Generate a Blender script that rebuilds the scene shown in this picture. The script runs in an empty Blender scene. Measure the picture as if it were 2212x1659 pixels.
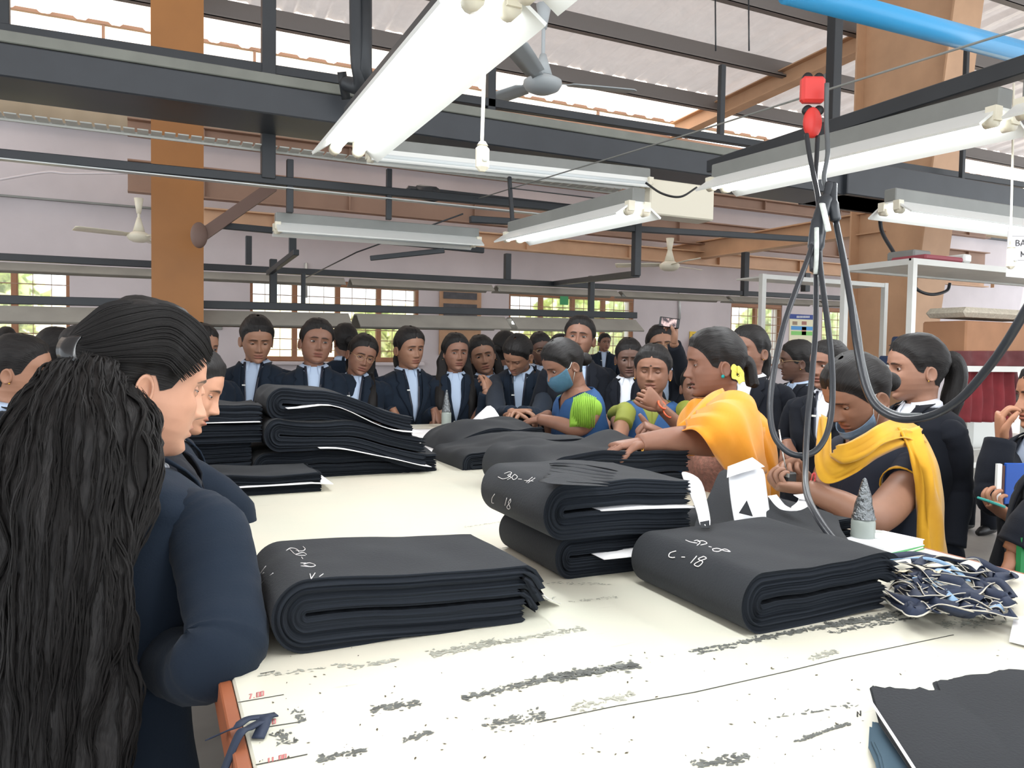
import bpy, math, random
import numpy as np
from mathutils import Vector, Matrix
R = math.radians
SC = bpy.context.scene
COL = SC.collection
# ------------------------------------------------------------------ camera
F_PX, PW, PH = 1660.0, 2212.0, 1659.0
YAW, PITCH, ROLL, CZ = R(25.2), R(2.35), R(0.92), 1.40
_f = np.array([math.sin(YAW)*math.cos(PITCH), math.cos(YAW)*math.cos(PITCH), -math.sin(PITCH)])
_r0 = np.array([math.cos(YAW), -math.sin(YAW), 0.0])
_u0 = np.cross(_r0, _f)
_r = _r0*math.cos(ROLL) + _u0*math.sin(ROLL)
_u = _u0*math.cos(ROLL) - _r0*math.sin(ROLL)
CAM = np.array([0.0, 0.0, CZ])
cd = bpy.data.cameras.new('camera'); cam = bpy.data.objects.new('camera', cd); COL.objects.link(cam)
cam.matrix_world = Matrix(((_r[0], _u[0], -_f[0], 0), (_r[1], _u[1], -_f[1], 0), (_r[2], _u[2], -_f[2], CZ), (0, 0, 0, 1)))
cd.sensor_fit = 'HORIZONTAL'; cd.sensor_width = 36.0; cd.lens = 36.0*F_PX/PW; cd.clip_start = 0.02; cd.clip_end = 200
SC.camera = cam
def ray(px, py):
    return _f + (px-PW/2)/F_PX*_r - (py-PH/2)/F_PX*_u
def P(px, py, d): return CAM + d*ray(px, py)          # a place at distance d in front of the lens
def Pz(px, py, z):
    r = ray(px, py); return CAM + r*((z-CZ)/r[2])      # a place at height z
def Pv(px, py, v):
    r = ray(px, py); return CAM + r*(v/r[1])
def Pu(px, py, u):
    r = ray(px, py); return CAM + r*(u/r[0])
# ------------------------------------------------------------------ world, sun, exposure
SC.view_settings.view_transform = 'Standard'; SC.view_settings.look = 'None'
SC.view_settings.exposure = 0.0; SC.view_settings.gamma = 1.0; SC.view_settings.use_curve_mapping = False
W = bpy.data.worlds.new('world'); SC.world = W; W.use_nodes = True
bg = W.node_tree.nodes['Background']; bg.inputs[0].default_value = (0.90, 0.95, 1.0, 1); bg.inputs[1].default_value = 2.7
sl = bpy.data.lights.new('sun', 'SUN'); sl.energy = 8.0; sl.angle = R(2); sl.color = (1, .93, .82)
so = bpy.data.objects.new('sun', sl); COL.objects.link(so); so.rotation_euler = (R(36), R(10), 0)
SC.cycles.max_bounces = 6; SC.cycles.diffuse_bounces = 3; SC.cycles.glossy_bounces = 2; SC.cycles.transmission_bounces = 4
SC.cycles.sample_clamp_indirect = 6.0; SC.cycles.use_denoising = True
SC.cycles.use_fast_gi = False
TZ = 0.97                                             # table top height
# ------------------------------------------------------------------ materials
def nt_mat(name):
    m = bpy.data.materials.new(name); m.use_nodes = True
    return m, m.node_tree, m.node_tree.nodes['Principled BSDF']
def srgb(r, g, b):
    f = lambda c: (c/255/12.92) if c/255 <= .04045 else ((c/255+.055)/1.055)**2.4
    return (f(r), f(g), f(b), 1)
_MC = {}
def mat(name, col, rough=.6, metal=0, spec=.5, var=.0, vscale=8, bump=0, bscale=200, emit=0, sheen=0, stretch=None, trans=0, alpha=None, ecol=None, coat=0):
    if name in _MC: return _MC[name]
    m, t, b = nt_mat(name)
    if len(col) == 3: col = srgb(*col)
    b.inputs['Base Color'].default_value = col; b.inputs['Roughness'].default_value = rough
    b.inputs['Metallic'].default_value = metal; b.inputs['Specular IOR Level'].default_value = spec
    if sheen: b.inputs['Sheen Weight'].default_value = sheen; b.inputs['Sheen Roughness'].default_value = .5
    if coat: b.inputs['Coat Weight'].default_value = coat
    if emit:
        b.inputs['Emission Color'].default_value = ecol or col; b.inputs['Emission Strength'].default_value = emit
    if trans: b.inputs['Transmission Weight'].default_value = trans
    tc = t.nodes.new('ShaderNodeTexCoord'); mp = t.nodes.new('ShaderNodeMapping')
    t.links.new(tc.outputs['Object'], mp.inputs[0])
    if stretch: mp.inputs['Scale'].default_value = stretch
    if var:
        n = t.nodes.new('ShaderNodeTexNoise'); n.inputs['Scale'].default_value = vscale; n.inputs['Detail'].default_value = 5
        t.links.new(mp.outputs[0], n.inputs['Vector'])
        r = t.nodes.new('ShaderNodeValToRGB'); r.color_ramp.elements[0].position = .3; r.color_ramp.elements[1].position = .7
        r.color_ramp.elements[0].color = (*[c*(1-var) for c in col[:3]], 1); r.color_ramp.elements[1].color = (*[min(1, c*(1+var)) for c in col[:3]], 1)
        t.links.new(n.outputs[0], r.inputs[0]); t.links.new(r.outputs[0], b.inputs['Base Color'])
    if bump:
        n2 = t.nodes.new('ShaderNodeTexNoise'); n2.inputs['Scale'].default_value = bscale; n2.inputs['Detail'].default_value = 3
        t.links.new(mp.outputs[0], n2.inputs['Vector'])
        bp = t.nodes.new('ShaderNodeBump'); bp.inputs['Strength'].default_value = bump; bp.inputs['Distance'].default_value = .01
        t.links.new(n2.outputs[0], bp.inputs['Height']); t.links.new(bp.outputs[0], b.inputs['Normal'])
    _MC[name] = m
    return m
def skin_mat(name, col):
    if name in _MC: return _MC[name]
    m, t, b = nt_mat(name); col = srgb(*col)
    at = t.nodes.new('ShaderNodeAttribute'); at.attribute_name = 'feat'
    sp = t.nodes.new('ShaderNodeSeparateColor'); t.links.new(at.outputs['Color'], sp.inputs[0])
    n = t.nodes.new('ShaderNodeTexNoise'); n.inputs['Scale'].default_value = 30; n.inputs['Detail'].default_value = 4
    tc = t.nodes.new('ShaderNodeTexCoord'); t.links.new(tc.outputs['Object'], n.inputs['Vector'])
    m0 = t.nodes.new('ShaderNodeMix'); m0.data_type = 'RGBA'; m0.inputs[6].default_value = (*[c*.86 for c in col[:3]], 1); m0.inputs[7].default_value = (*[c*1.1 for c in col[:3]], 1)
    t.links.new(n.outputs[0], m0.inputs[0])
    m1 = t.nodes.new('ShaderNodeMix'); m1.data_type = 'RGBA'; m1.inputs[7].default_value = (col[0]*.72, col[1]*.42, col[2]*.48, 1)
    t.links.new(sp.outputs[0], m1.inputs[0]); t.links.new(m0.outputs[2], m1.inputs[6])
    m2 = t.nodes.new('ShaderNodeMix'); m2.data_type = 'RGBA'; m2.inputs[7].default_value = (.012, .009, .008, 1)
    t.links.new(sp.outputs[1], m2.inputs[0]); t.links.new(m1.outputs[2], m2.inputs[6])
    m3 = t.nodes.new('ShaderNodeMix'); m3.data_type = 'RGBA'; m3.inputs[7].default_value = (min(1, col[0]*1.5+.1), col[1]*1.4+.08, col[2]*1.4+.07, 1)
    t.links.new(sp.outputs[2], m3.inputs[0]); t.links.new(m2.outputs[2], m3.inputs[6])
    t.links.new(m3.outputs[2], b.inputs['Base Color'])
    b.inputs['Roughness'].default_value = .48; b.inputs['Specular IOR Level'].default_value = .4
    b.inputs['Subsurface Weight'].default_value = .0
    _MC[name] = m
    return m
def hair_mat():
    if 'hair' in _MC: return _MC['hair']
    m, t, b = nt_mat('black_hair')
    uv = t.nodes.new('ShaderNodeUVMap'); mp = t.nodes.new('ShaderNodeMapping'); mp.inputs['Scale'].default_value = (60, 2.2, 1)
    n = t.nodes.new('ShaderNodeTexNoise'); n.inputs['Scale'].default_value = 3; n.inputs['Detail'].default_value = 6
    t.links.new(uv.outputs[0], mp.inputs[0]); t.links.new(mp.outputs[0], n.inputs['Vector'])
    r = t.nodes.new('ShaderNodeValToRGB'); r.color_ramp.elements[0].position = .35; r.color_ramp.elements[1].position = .75
    r.color_ramp.elements[0].color = (.006, .005, .005, 1); r.color_ramp.elements[1].color = (.020, .018, .017, 1)
    t.links.new(n.outputs[0], r.inputs[0]); t.links.new(r.outputs[0], b.inputs['Base Color'])
    bp = t.nodes.new('ShaderNodeBump'); bp.inputs['Strength'].default_value = .55; bp.inputs['Distance'].default_value = .004
    t.links.new(n.outputs[0], bp.inputs['Height']); t.links.new(bp.outputs[0], b.inputs['Normal'])
    b.inputs['Roughness'].default_value = .55; b.inputs['Specular IOR Level'].default_value = .28
    _MC['hair'] = m
    return m
def layer_mat(name, c0, c1, lines=46):
    """edge of many stacked plies: fine lines across the ply direction (UV.y)"""
    if name in _MC: return _MC[name]
    m, t, b = nt_mat(name)
    uv = t.nodes.new('ShaderNodeUVMap'); mp = t.nodes.new('ShaderNodeMapping'); mp.inputs['Scale'].default_value = (3, lines, 1)
    n = t.nodes.new('ShaderNodeTexNoise'); n.inputs['Scale'].default_value = 1; n.inputs['Detail'].default_value = 4
    t.links.new(uv.outputs[0], mp.inputs[0]); t.links.new(mp.outputs[0], n.inputs['Vector'])
    r = t.nodes.new('ShaderNodeValToRGB'); r.color_ramp.elements[0].position = .35; r.color_ramp.elements[1].position = .7
    r.color_ramp.elements[0].color = srgb(*c0); r.color_ramp.elements[1].color = srgb(*c1)
    t.links.new(n.outputs[0], r.inputs[0]); t.links.new(r.outputs[0], b.inputs['Base Color'])
    bp = t.nodes.new('ShaderNodeBump'); bp.inputs['Strength'].default_value = .5; bp.inputs['Distance'].default_value = .002
    t.links.new(n.outputs[0], bp.inputs['Height']); t.links.new(bp.outputs[0], b.inputs['Normal'])
    b.inputs['Roughness'].default_value = .95; b.inputs['Specular IOR Level'].default_value = .15
    _MC[name] = m
    return m
# ------------------------------------------------------------------ mesh builder
ORG = {}
class MB:
    def __init__(s): s.v = []; s.f = []; s.m = []; s.n = 0; s.c = []; s.uv = []; s.sm = []
    def add(s, v, f, mi=0, col=None, uv=None, smooth=True):
        v = np.asarray(v, float).reshape(-1, 3); s.v.append(v)
        for q in f: s.f.append(tuple(int(i)+s.n for i in q))
        s.m += [mi]*len(f); s.sm += [smooth]*len(f)
        s.c.append(np.zeros((len(v), 3)) if col is None else np.asarray(col, float).reshape(-1, 3))
        s.uv.append(np.zeros((len(v), 2)) if uv is None else np.asarray(uv, float).reshape(-1, 2))
        s.n += len(v); return s
    def grid(s, G, mi=0, close=False, col=None, uv=None, flip=False, cap0=False, cap1=False, smooth=True):
        a, b = G.shape[:2]; f = []
        for i in range(a-1):
            for j in range(b if close else b-1):
                k = (j+1) % b; q = (i*b+j, i*b+k, (i+1)*b+k, (i+1)*b+j)
                f.append(q[::-1] if flip else q)
        if cap0: q = tuple(range(b)); f.append(q if flip else q[::-1])
        if cap1: q = tuple((a-1)*b+j for j in range(b)); f.append(q[::-1] if flip else q)
        if uv is None:
            U, V = np.meshgrid(np.linspace(0, 1, b), np.linspace(0, 1, a)); uv = np.stack([U, V], -1)
        return s.add(G.reshape(-1, 3), f, mi, None if col is None else col.reshape(-1, 3), uv.reshape(-1, 2), smooth)
    def box(s, c, sz, mi=0, rot=None, bev=0):
        x, y, z = [k/2 for k in sz]; b = min(bev, x*.9, y*.9, z*.9)
        if b > 0:
            v = []; 
            for sx in (-1, 1):
                for sy in (-1, 1):
                    for sz_ in (-1, 1):
                        v += [(sx*(x-b), sy*(y-b), sz_*z), (sx*(x-b), sy*y, sz_*(z-b)), (sx*x, sy*(y-b), sz_*(z-b))]
            v = np.array(v); f = []
            I = lambda sx, sy, sz_, k: ((sx > 0)*4+(sy > 0)*2+(sz_ > 0))*3+k
            for sz_ in (-1, 1): q = [I(-1, -1, sz_, 0), I(1, -1, sz_, 0), I(1, 1, sz_, 0), I(-1, 1, sz_, 0)]; f.append(q if sz_ > 0 else q[::-1])
            for sy in (-1, 1): q = [I(-1, sy, -1, 1), I(1, sy, -1, 1), I(1, sy, 1, 1), I(-1, sy, 1, 1)]; f.append(q if sy < 0 else q[::-1])
            for sx in (-1, 1): q = [I(sx, -1, -1, 2), I(sx, 1, -1, 2), I(sx, 1, 1, 2), I(sx, -1, 1, 2)]; f.append(q if sx > 0 else q[::-1])
            for sx in (-1, 1):
                for sy in (-1, 1):
                    f.append([I(sx, sy, -1, 1), I(sx, sy, -1, 2), I(sx, sy, 1, 2), I(sx, sy, 1, 1)][::(1 if sx*sy < 0 else -1)])
                    for sz_ in (-1, 1): f.append([I(sx, sy, sz_, 0), I(sx, sy, sz_, 1), I(sx, sy, sz_, 2)][::(1 if sx*sy*sz_ < 0 else -1)])
                for sz_ in (-1, 1): f.append([I(sx, -1, sz_, 0), I(sx, 1, sz_, 0), I(sx, 1, sz_, 2), I(sx, -1, sz_, 2)][::(1 if sx*sz_ < 0 else -1)])
            for sy in (-1, 1):
                for sz_ in (-1, 1): f.append([I(-1, sy, sz_, 0), I(1, sy, sz_, 0), I(1, sy, sz_, 1), I(-1, sy, sz_, 1)][::(-1 if sy*sz_ < 0 else 1)])
        else:
            v = np.array([(a*x, b_*y, c_*z) for a in (-1, 1) for b_ in (-1, 1) for c_ in (-1, 1)])
            f = [(0, 1, 3, 2), (4, 6, 7, 5), (0, 4, 5, 1), (2, 3, 7, 6), (0, 2, 6, 4), (1, 5, 7, 3)]
        if rot is not None: v = v @ np.asarray(rot, float).T
        return s.add(v+np.asarray(c, float), f, mi, smooth=False)
    def bar(s, a, b, w, h, mi=0, bev=0, up=(0, 0, 1)):
        a = np.asarray(a, float); b = np.asarray(b, float); d = b-a; L = np.linalg.norm(d); d = d/L
        up = np.asarray(up, float); x = np.cross(d, up)
        if np.linalg.norm(x) < 1e-4: x = np.cross(d, (0, 1, 0))
        x /= np.linalg.norm(x); z = np.cross(x, d)
        return s.box((a+b)/2, (w, L, h), mi, np.stack([x, d, z], 1), bev)
    def tube(s, path, rad, n=10, mi=0, caps=True, flat=1.0, up=None, jit=None, twist=0):
        path = np.asarray(path, float); N = len(path); rad = np.broadcast_to(np.asarray(rad, float), (N,))
        T = np.gradient(path, axis=0); T /= np.linalg.norm(T, axis=1)[:, None]+1e-12
        u0 = np.asarray(up if up is not None else ((0, 0, 1) if abs(T[0][2]) < .9 else (0, 1, 0)), float)
        G = np.zeros((N, n, 3)); a = np.arange(n)/n*2*np.pi; x = u0
        for i in range(N):
            if up is not None: x = np.asarray(up, float)
            x = x-T[i]*np.dot(x, T[i]); x /= np.linalg.norm(x)+1e-12; y = np.cross(T[i], x)
            aa = a+twist*i
            G[i] = path[i]+rad[i]*(np.cos(aa)[:, None]*x*flat+np.sin(aa)[:, None]*y)
        if jit is not None:
            G = G+jit(G, path)
        return s.grid(G, mi, close=True, cap0=caps, cap1=caps, flip=True)
    def lathe(s, prof, c=(0, 0, 0), n=24, mi=0, axis=None):
        prof = np.asarray(prof, float); a = np.arange(n)/n*2*np.pi
        G = np.zeros((len(prof), n, 3)); G[:, :, 0] = prof[:, :1]*np.cos(a); G[:, :, 1] = prof[:, :1]*np.sin(a); G[:, :, 2] = prof[:, 1:]
        if axis is not None:
            q = Vector((0, 0, 1)).rotation_difference(Vector(axis)).to_matrix(); G = G @ np.array(q).T
        return s.grid(G+np.asarray(c, float), mi, close=True, cap0=prof[0, 0] > 1e-6, cap1=prof[-1, 0] > 1e-6)
    def ell(s, c, r, n=12, mi=0, rot=None):
        t = np.linspace(1e-3, np.pi-1e-3, n); a = np.arange(2*n)/(2*n)*2*np.pi
        G = np.stack([np.sin(t)[:, None]*np.cos(a), np.sin(t)[:, None]*np.sin(a), np.cos(t)[:, None]*np.ones(2*n)], -1)*np.asarray(r, float)
        if rot is not None: G = G @ np.asarray(rot, float).T
        return s.grid(G+np.asarray(c, float), mi, close=True, cap0=True, cap1=True, flip=True)
    def prism(s, poly, a, b, mi=0):
        """poly: list of 3D points (planar); extruded by vector b from a offset"""
        p = np.asarray(poly, float)+np.asarray(a, float); q = p+np.asarray(b, float); n = len(p)
        f = [tuple(range(n))[::-1], tuple(range(n, 2*n))]+[(i, (i+1) % n, n+(i+1) % n, n+i) for i in range(n)]
        return s.add(np.vstack([p, q]), f, mi, smooth=False)
    def build(s, name, mats, parent=None, sub=0, solid=0, loc=None):
        me = bpy.data.meshes.new(name)
        V = np.vstack(s.v)
        if parent is not None: V = V-ORG[parent.name]
        if loc is not None: V = V-np.asarray(loc)
        me.from_pydata(V.tolist(), [], s.f)
        if not isinstance(mats, (list, tuple)): mats = [mats]
        for m in mats: me.materials.append(m)
        me.polygons.foreach_set('material_index', s.m); me.polygons.foreach_set('use_smooth', s.sm)
        ca = me.color_attributes.new('feat', 'FLOAT_COLOR', 'POINT'); C = np.ones((s.n, 4)); C[:, :3] = np.vstack(s.c)
        ca.data.foreach_set('color', C.ravel())
        ul = me.uv_layers.new(name='UVMap'); li = np.zeros(len(me.loops), int); me.loops.foreach_get('vertex_index', li)
        ul.data.foreach_set('uv', np.vstack(s.uv)[li].ravel())
        me.validate(); me.update()
        o = bpy.data.objects.new(name, me); COL.objects.link(o)
        if parent is not None: o.parent = parent
        ORG[o.name] = ORG[parent.name] if parent is not None else np.zeros(3)
        if loc is not None: o.location = loc
        if solid: md = o.modifiers.new('solid', 'SOLIDIFY'); md.thickness = solid; md.offset = 0
        if sub: md = o.modifiers.new('sub', 'SUBSURF'); md.levels = sub; md.render_levels = sub
        return o
def tag(o, label=None, cat=None, group=None, kind=None):
    if label: o['label'] = label
    if cat: o['category'] = cat
    if group: o['group'] = group
    if kind: o['kind'] = kind
    return o
def empty(name, loc, label=None, cat=None, group=None):
    o = bpy.data.objects.new(name, None); COL.objects.link(o); o.location = [float(a) for a in loc]; o.empty_display_size = .05
    ORG[o.name] = np.array([float(a) for a in loc])
    return tag(o, label, cat, group)
# value noise
_rs = np.random.RandomState(7); _LAT = _rs.rand(32, 32, 32)*2-1
def vn(p, sc=1.0, oct=3):
    p = np.asarray(p, float)*sc; out = np.zeros(p.shape[:-1]); amp = 1.0
    for o in range(oct):
        i = np.floor(p).astype(int); f = p-i; f = f*f*(3-2*f); r = 0
        for dx in (0, 1):
            for dy in (0, 1):
                for dz in (0, 1):
                    w = (f[..., 0] if dx else 1-f[..., 0])*(f[..., 1] if dy else 1-f[..., 1])*(f[..., 2] if dz else 1-f[..., 2])
                    r = r+w*_LAT[(i[..., 0]+dx) % 32, (i[..., 1]+dy) % 32, (i[..., 2]+dz) % 32]
        out += r*amp; amp *= .5; p = p*2.03+11.7
    return out
def cr(pts, n=8):
    """Catmull-Rom through points"""
    p = np.asarray(pts, float); p = np.vstack([2*p[0]-p[1], p, 2*p[-1]-p[-2]]); out = []
    for i in range(1, len(p)-2):
        for t in np.linspace(0, 1, n, endpoint=False):
            out.append(.5*((2*p[i])+(-p[i-1]+p[i+1])*t+(2*p[i-1]-5*p[i]+4*p[i+1]-p[i+2])*t*t+(-p[i-1]+3*p[i]-3*p[i+1]+p[i+2])*t**3))
    out.append(p[-2]); return np.array(out)
def interp(x, t):
    t = np.asarray(t, float); return np.interp(x, t[:, 0], t[:, 1])
def sstep(a, b, x):
    t = np.clip((x-a)/(b-a), 0, 1); return t*t*(3-2*t)
# ================================================================== SETTING
M_wall = mat('wall_paint', (196, 188, 190), .85, var=.10, vscale=1.2, bump=.15, bscale=9)
M_floor = mat('floor_grey', (150, 146, 140), .55, var=.15, vscale=3)
M_clad = mat('cladding_tan', (190, 172, 146), .6, var=.08, vscale=2)
M_orange = mat('steel_ochre_paint', (158, 104, 50), .5, var=.10, vscale=2.5, bump=.05, bscale=20)
M_orange2 = mat('steel_hazed_orange', (196, 156, 122), .55, var=.10, vscale=3)  # orange steel paled to tan, haze put into the colour
M_brownbeam = mat('steel_brown', (150, 118, 98), .6, var=.10, vscale=3)
M_dark = mat('steel_dark', (38, 42, 46), .45, var=.15, vscale=6)
M_duct = mat('duct_dark', (46, 50, 55), .4, var=.12, vscale=5)
M_greysteel = mat('steel_grey', (128, 130, 126), .45, var=.08, vscale=6)
M_alu = mat('reflector_sheet', (185, 188, 186), .35, metal=.3, var=.06, vscale=9)
M_white = mat('white_enamel', (228, 230, 226), .35)
M_frame = mat('window_brown', (150, 105, 75), .6, var=.1)
M_black = mat('black_plastic', (20, 21, 23), .4)
M_plastic = mat('cream_plastic', (226, 220, 200), .4)
def structure(o): o['kind'] = 'structure'; return o
def obox(name, lo, hi, m, parent=None, bev=0):
    lo = np.array(lo, float); hi = np.array(hi, float)
    b = MB(); b.box((lo+hi)/2, hi-lo, bev=bev); return b.build(name, m, parent)
structure(obox('floor', (-9, -4, -.1), (16, 9.5, 0), M_floor))
# far wall with window openings
WIN = [(-2.3, -.784), (1.056, 3.126), (4.406, 6.43), (8.254, 9.312), (10.2, 11.34)]
WZ0, WZ1 = 1.25, 2.24
b = MB(); xs = [-9]+[a for w in WIN for a in w]+[16]
for i in range(0, len(xs), 2): b.box(((xs[i]+xs[i+1])/2, 9.62, 1.86), (xs[i+1]-xs[i], .24, 3.72))
for a, c in WIN:
    b.box(((a+c)/2, 9.62, WZ0/2), (c-a, .24, WZ0)); b.box(((a+c)/2, 9.62, (WZ1+3.72)/2), (c-a, .24, 3.72-WZ1))
structure(b.build('wall_back', M_wall))
b = MB()   # render band ledge and a plaster step along the far wall
b.box((3.5, 9.48, 3.715), (25, .06, .03)); structure(b.build('trim_1', M_dark))
b = MB(); b.box((3.5, 9.47, 2.93), (25, .05, .02)); structure(b.build('trim_2', M_greysteel))
# sheet cladding above the masonry
b = MB(); n = 260; u = np.linspace(-9, 16, n); G = np.zeros((2, n, 3)); G[:, :, 0] = u
G[:, :, 1] = 9.58+.012*np.sign(np.sin(u*2*np.pi/.25)); G[0, :, 2] = 3.72; G[1, :, 2] = 4.62
b.grid(G); structure(b.build('wall_cladding', M_clad, solid=.01))
b = MB(); b.box((3.5, 9.5, 4.62), (25, .05, .05)); b.box((3.5, 9.5, 4.86), (25, .05, .035)); b.box((3.5, 9.5, 4.2), (25, .04, .03))
for k in range(16): b.box((-8.2+k*1.55, 9.5, 4.7), (.03, .04, .32))
structure(b.build('trim_3', M_brownbeam))
# windows
for k, (a, c) in enumerate(WIN):
    root = empty('window_%d' % (k+1), ((a+c)/2, 9.55, WZ0)); structure(root)
    f = MB(); w = c-a; nm = 4 if w > 1.8 else (3 if w > 1.3 else 2)
    for i in range(nm+1): f.box((a+w*i/nm, 9.55, (WZ0+WZ1)/2), (.06 if 0 < i < nm else .07, .07, WZ1-WZ0), bev=.006)
    for z in (WZ0+.03, WZ1-.03): f.box(((a+c)/2, 9.55, z), (w, .08, .06), bev=.006)
    f.build('window_frame', M_frame, root)
    g = MB()
    for z in np.arange(WZ0+.14, WZ1-.05, .13): g.box(((a+c)/2, 9.52, z), (w, .012, .010))
    for i in range(nm*3):
        if i % 3: g.box((a+w*i/(nm*3), 9.515, (WZ0+WZ1)/2), (.006, .008, WZ1-WZ0))
    g.build('window_grill', M_brownbeam, root)
    p = MB(); p.box(((a+c)/2, 9.57, (WZ0+WZ1)/2), (w-.06, .004, WZ1-WZ0-.06)); 
    gm = mat('window_glass', (240, 245, 240), .05, trans=1.0); p.build('window_pane', gm, root)
    s_ = MB(); s_.box(((a+c)/2, 9.47, WZ0-.02), (w+.12, .1, .04), bev=.005); s_.build('window_sill', M_wall, root)
# roof: foil-lined ribbed sheets rising from the eave, strip of translucent sheet at the eave
def roofz(v): return 4.90+.085*(9.5-v) if v > 0 else 4.90+.085*9.5-.085*(0-v)
def foil_mat():
    m, t, b = nt_mat('roof_foil'); n = t.nodes.new('ShaderNodeTexNoise'); n.inputs['Scale'].default_value = 3; n.inputs['Detail'].default_value = 6; n.inputs['Distortion'].default_value = .8
    tc = t.nodes.new('ShaderNodeTexCoord'); t.links.new(tc.outputs['Object'], n.inputs[0])
    r = t.nodes.new('ShaderNodeValToRGB'); r.color_ramp.elements[0].color = srgb(176, 172, 172); r.color_ramp.elements[1].color = srgb(232, 226, 222)
    t.links.new(n.outputs[0], r.inputs[0]); t.links.new(r.outputs[0], b.inputs['Base Color']); b.inputs['Roughness'].default_value = .45; b.inputs['Metallic'].default_value = .25
    bp = t.nodes.new('ShaderNodeBump'); bp.inputs['Strength'].default_value = .5; bp.inputs['Distance'].default_value = .05
    t.links.new(n.outputs[0], bp.inputs['Height']); t.links.new(bp.outputs[0], b.inputs['Normal'])
    tr = t.nodes.new('ShaderNodeBsdfTranslucent'); tr.inputs[0].default_value = srgb(230, 222, 220); mx = t.nodes.new('ShaderNodeMixShader'); mx.inputs[0].default_value = .13  # translucent share added so daylight glows through and brightens the foil
    t.links.new(b.outputs[0], mx.inputs[1]); t.links.new(tr.outputs[0], mx.inputs[2]); t.links.new(mx.outputs[0], t.nodes['Material Output'].inputs[0]); return m
def roof_sheet(v0, v1, nv):
    us = np.linspace(-9, 16, 1000); vs = np.linspace(v0, v1, nv); G = np.zeros((nv, 1000, 3))
    for i, v in enumerate(vs):
        G[i, :, 0] = us; G[i, :, 1] = v
        ph = np.abs(((us/.33) % 1)-.5)*2
        sag = .03*np.sin((v % 1.15)/1.15*np.pi)
        G[i, :, 2] = roofz(v)-.05*sstep(.45, .8, ph)-sag*(1-ph)
    b = MB(); b.grid(G, flip=True); return b
structure(roof_sheet(-7, 8.5, 60).build('ceiling', foil_mat()))
m, t, b_ = nt_mat('translucent_sheet'); t.nodes.remove(b_); tr = t.nodes.new('ShaderNodeBsdfTranslucent'); df = t.nodes.new('ShaderNodeBsdfDiffuse')
tr.inputs[0].default_value = srgb(255, 240, 228); df.inputs[0].default_value = srgb(240, 230, 222); mx = t.nodes.new('ShaderNodeMixShader'); mx.inputs[0].default_value = .35
t.links.new(tr.outputs[0], mx.inputs[1]); t.links.new(df.outputs[0], mx.inputs[2]); t.links.new(mx.outputs[0], t.nodes['Material Output'].inputs[0])
structure(roof_sheet(8.5, 9.9, 8).build('ceiling_skylight_sheet', m))
for k, v in enumerate([8.47, 7.3, 6.2, 5.1, 4.0, 2.9]):
    b = MB(); z = roofz(v)-.16; b.box((3.5, v, z), (25, .012, .2)); b.box((3.5, v+.03, z+.1), (25, .07, .012)); b.box((3.5, v-.03, z-.1), (25, .07, .012)); b.box((3.5, v-.06, z-.09), (25, .01, .03))
    tag(structure(b.build('ceiling_purlin', mat('purlin_grey', (118, 112, 108), .5))), 'grey steel purlin under the foil-lined roof', group='roof purlins')
# portal frame: columns, rafters
def column(u0, u1, v0, v1, ztop, flare, m, nm):
    b = MB(); um = (u0+u1)/2
    zs = [0, ztop]; vv = [(v0, v1), (v0-flare, v1)]
    def fl(va, vb):  # flange plates running up
        b.add([(u0, va[0], 0), (u1, va[0], 0), (u1, va[1], 0), (u0, va[1], 0), (u0, vb[0], ztop), (u1, vb[0], ztop), (u1, vb[1], ztop), (u0, vb[1], ztop)],
              [(3, 2, 1, 0), (4, 5, 6, 7), (0, 1, 5, 4), (1, 2, 6, 5), (2, 3, 7, 6), (3, 0, 4, 7)], smooth=False)
    fl((v0, v0+.02), (v0-flare, v0-flare+.02)); fl((v1-.02, v1), (v1-.02, v1))
    b.add([(um-.08, v0+.01, 0), (um+.08, v0+.01, 0), (um+.08, v1-.01, 0), (um-.08, v1-.01, 0), (um-.08, v0-flare+.01, ztop), (um+.08, v0-flare+.01, ztop), (um+.08, v1-.01, ztop), (um-.08, v1-.01, ztop)],
          [(3, 2, 1, 0), (4, 5, 6, 7), (0, 1, 5, 4), (1, 2, 6, 5), (2, 3, 7, 6), (3, 0, 4, 7)], smooth=False)
    return structure(b.build(nm, m))
c1 = column(.006, .318, 5.5, 5.95, 5.1, .05, M_orange, 'pillar_ochre')
b = MB()
for z, w in ((1.84, .30), (2.42, .28)): b.box((.16, 5.497, z), (w, .004, .007))
b.box((.045, 5.496, 1.55), (.05, .004, .55)); b.build('weld_seam', M_dark, c1)
c2 = column(6.75, 7.15, 5.35, 5.95, 5.15, .55, M_orange2, 'pillar_orange')
b = MB(); b.box((6.95, 5.30, 1.98), (.12, .01, .03)); b.build('paint_scar', M_dark, c2)
def rafter(u, nm, lab, z0=4.62, z1=5.0, va=9.45, vb=5.6, h=.2, m=M_orange2):
    b = MB(); a = np.array((u, va, z0)); c = np.array((u, vb, z1))
    b.bar(a+(0, 0, h/2), c+(0, 0, h/2), .17, .015); b.bar(a-(0, 0, h/2), c-(0, 0, h/2), .17, .015); b.bar(a, c, .012, h)
    return tag(structure(b.build(nm, m)), lab)
rafter(7.05, 'ceiling_rafter', 'haze-paled orange roof rafter rising to the orange pillar', 4.72, 4.86)
rafter(.16, 'ceiling_rafter', 'ochre roof rafter above the ochre pillar', 4.72, 5.0)
rafter(6.9, 'beam_tie', 'orange tie beam from the far wall to the orange pillar', 2.86, 2.82, 9.4, 5.6, .22, M_orange2)
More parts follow.
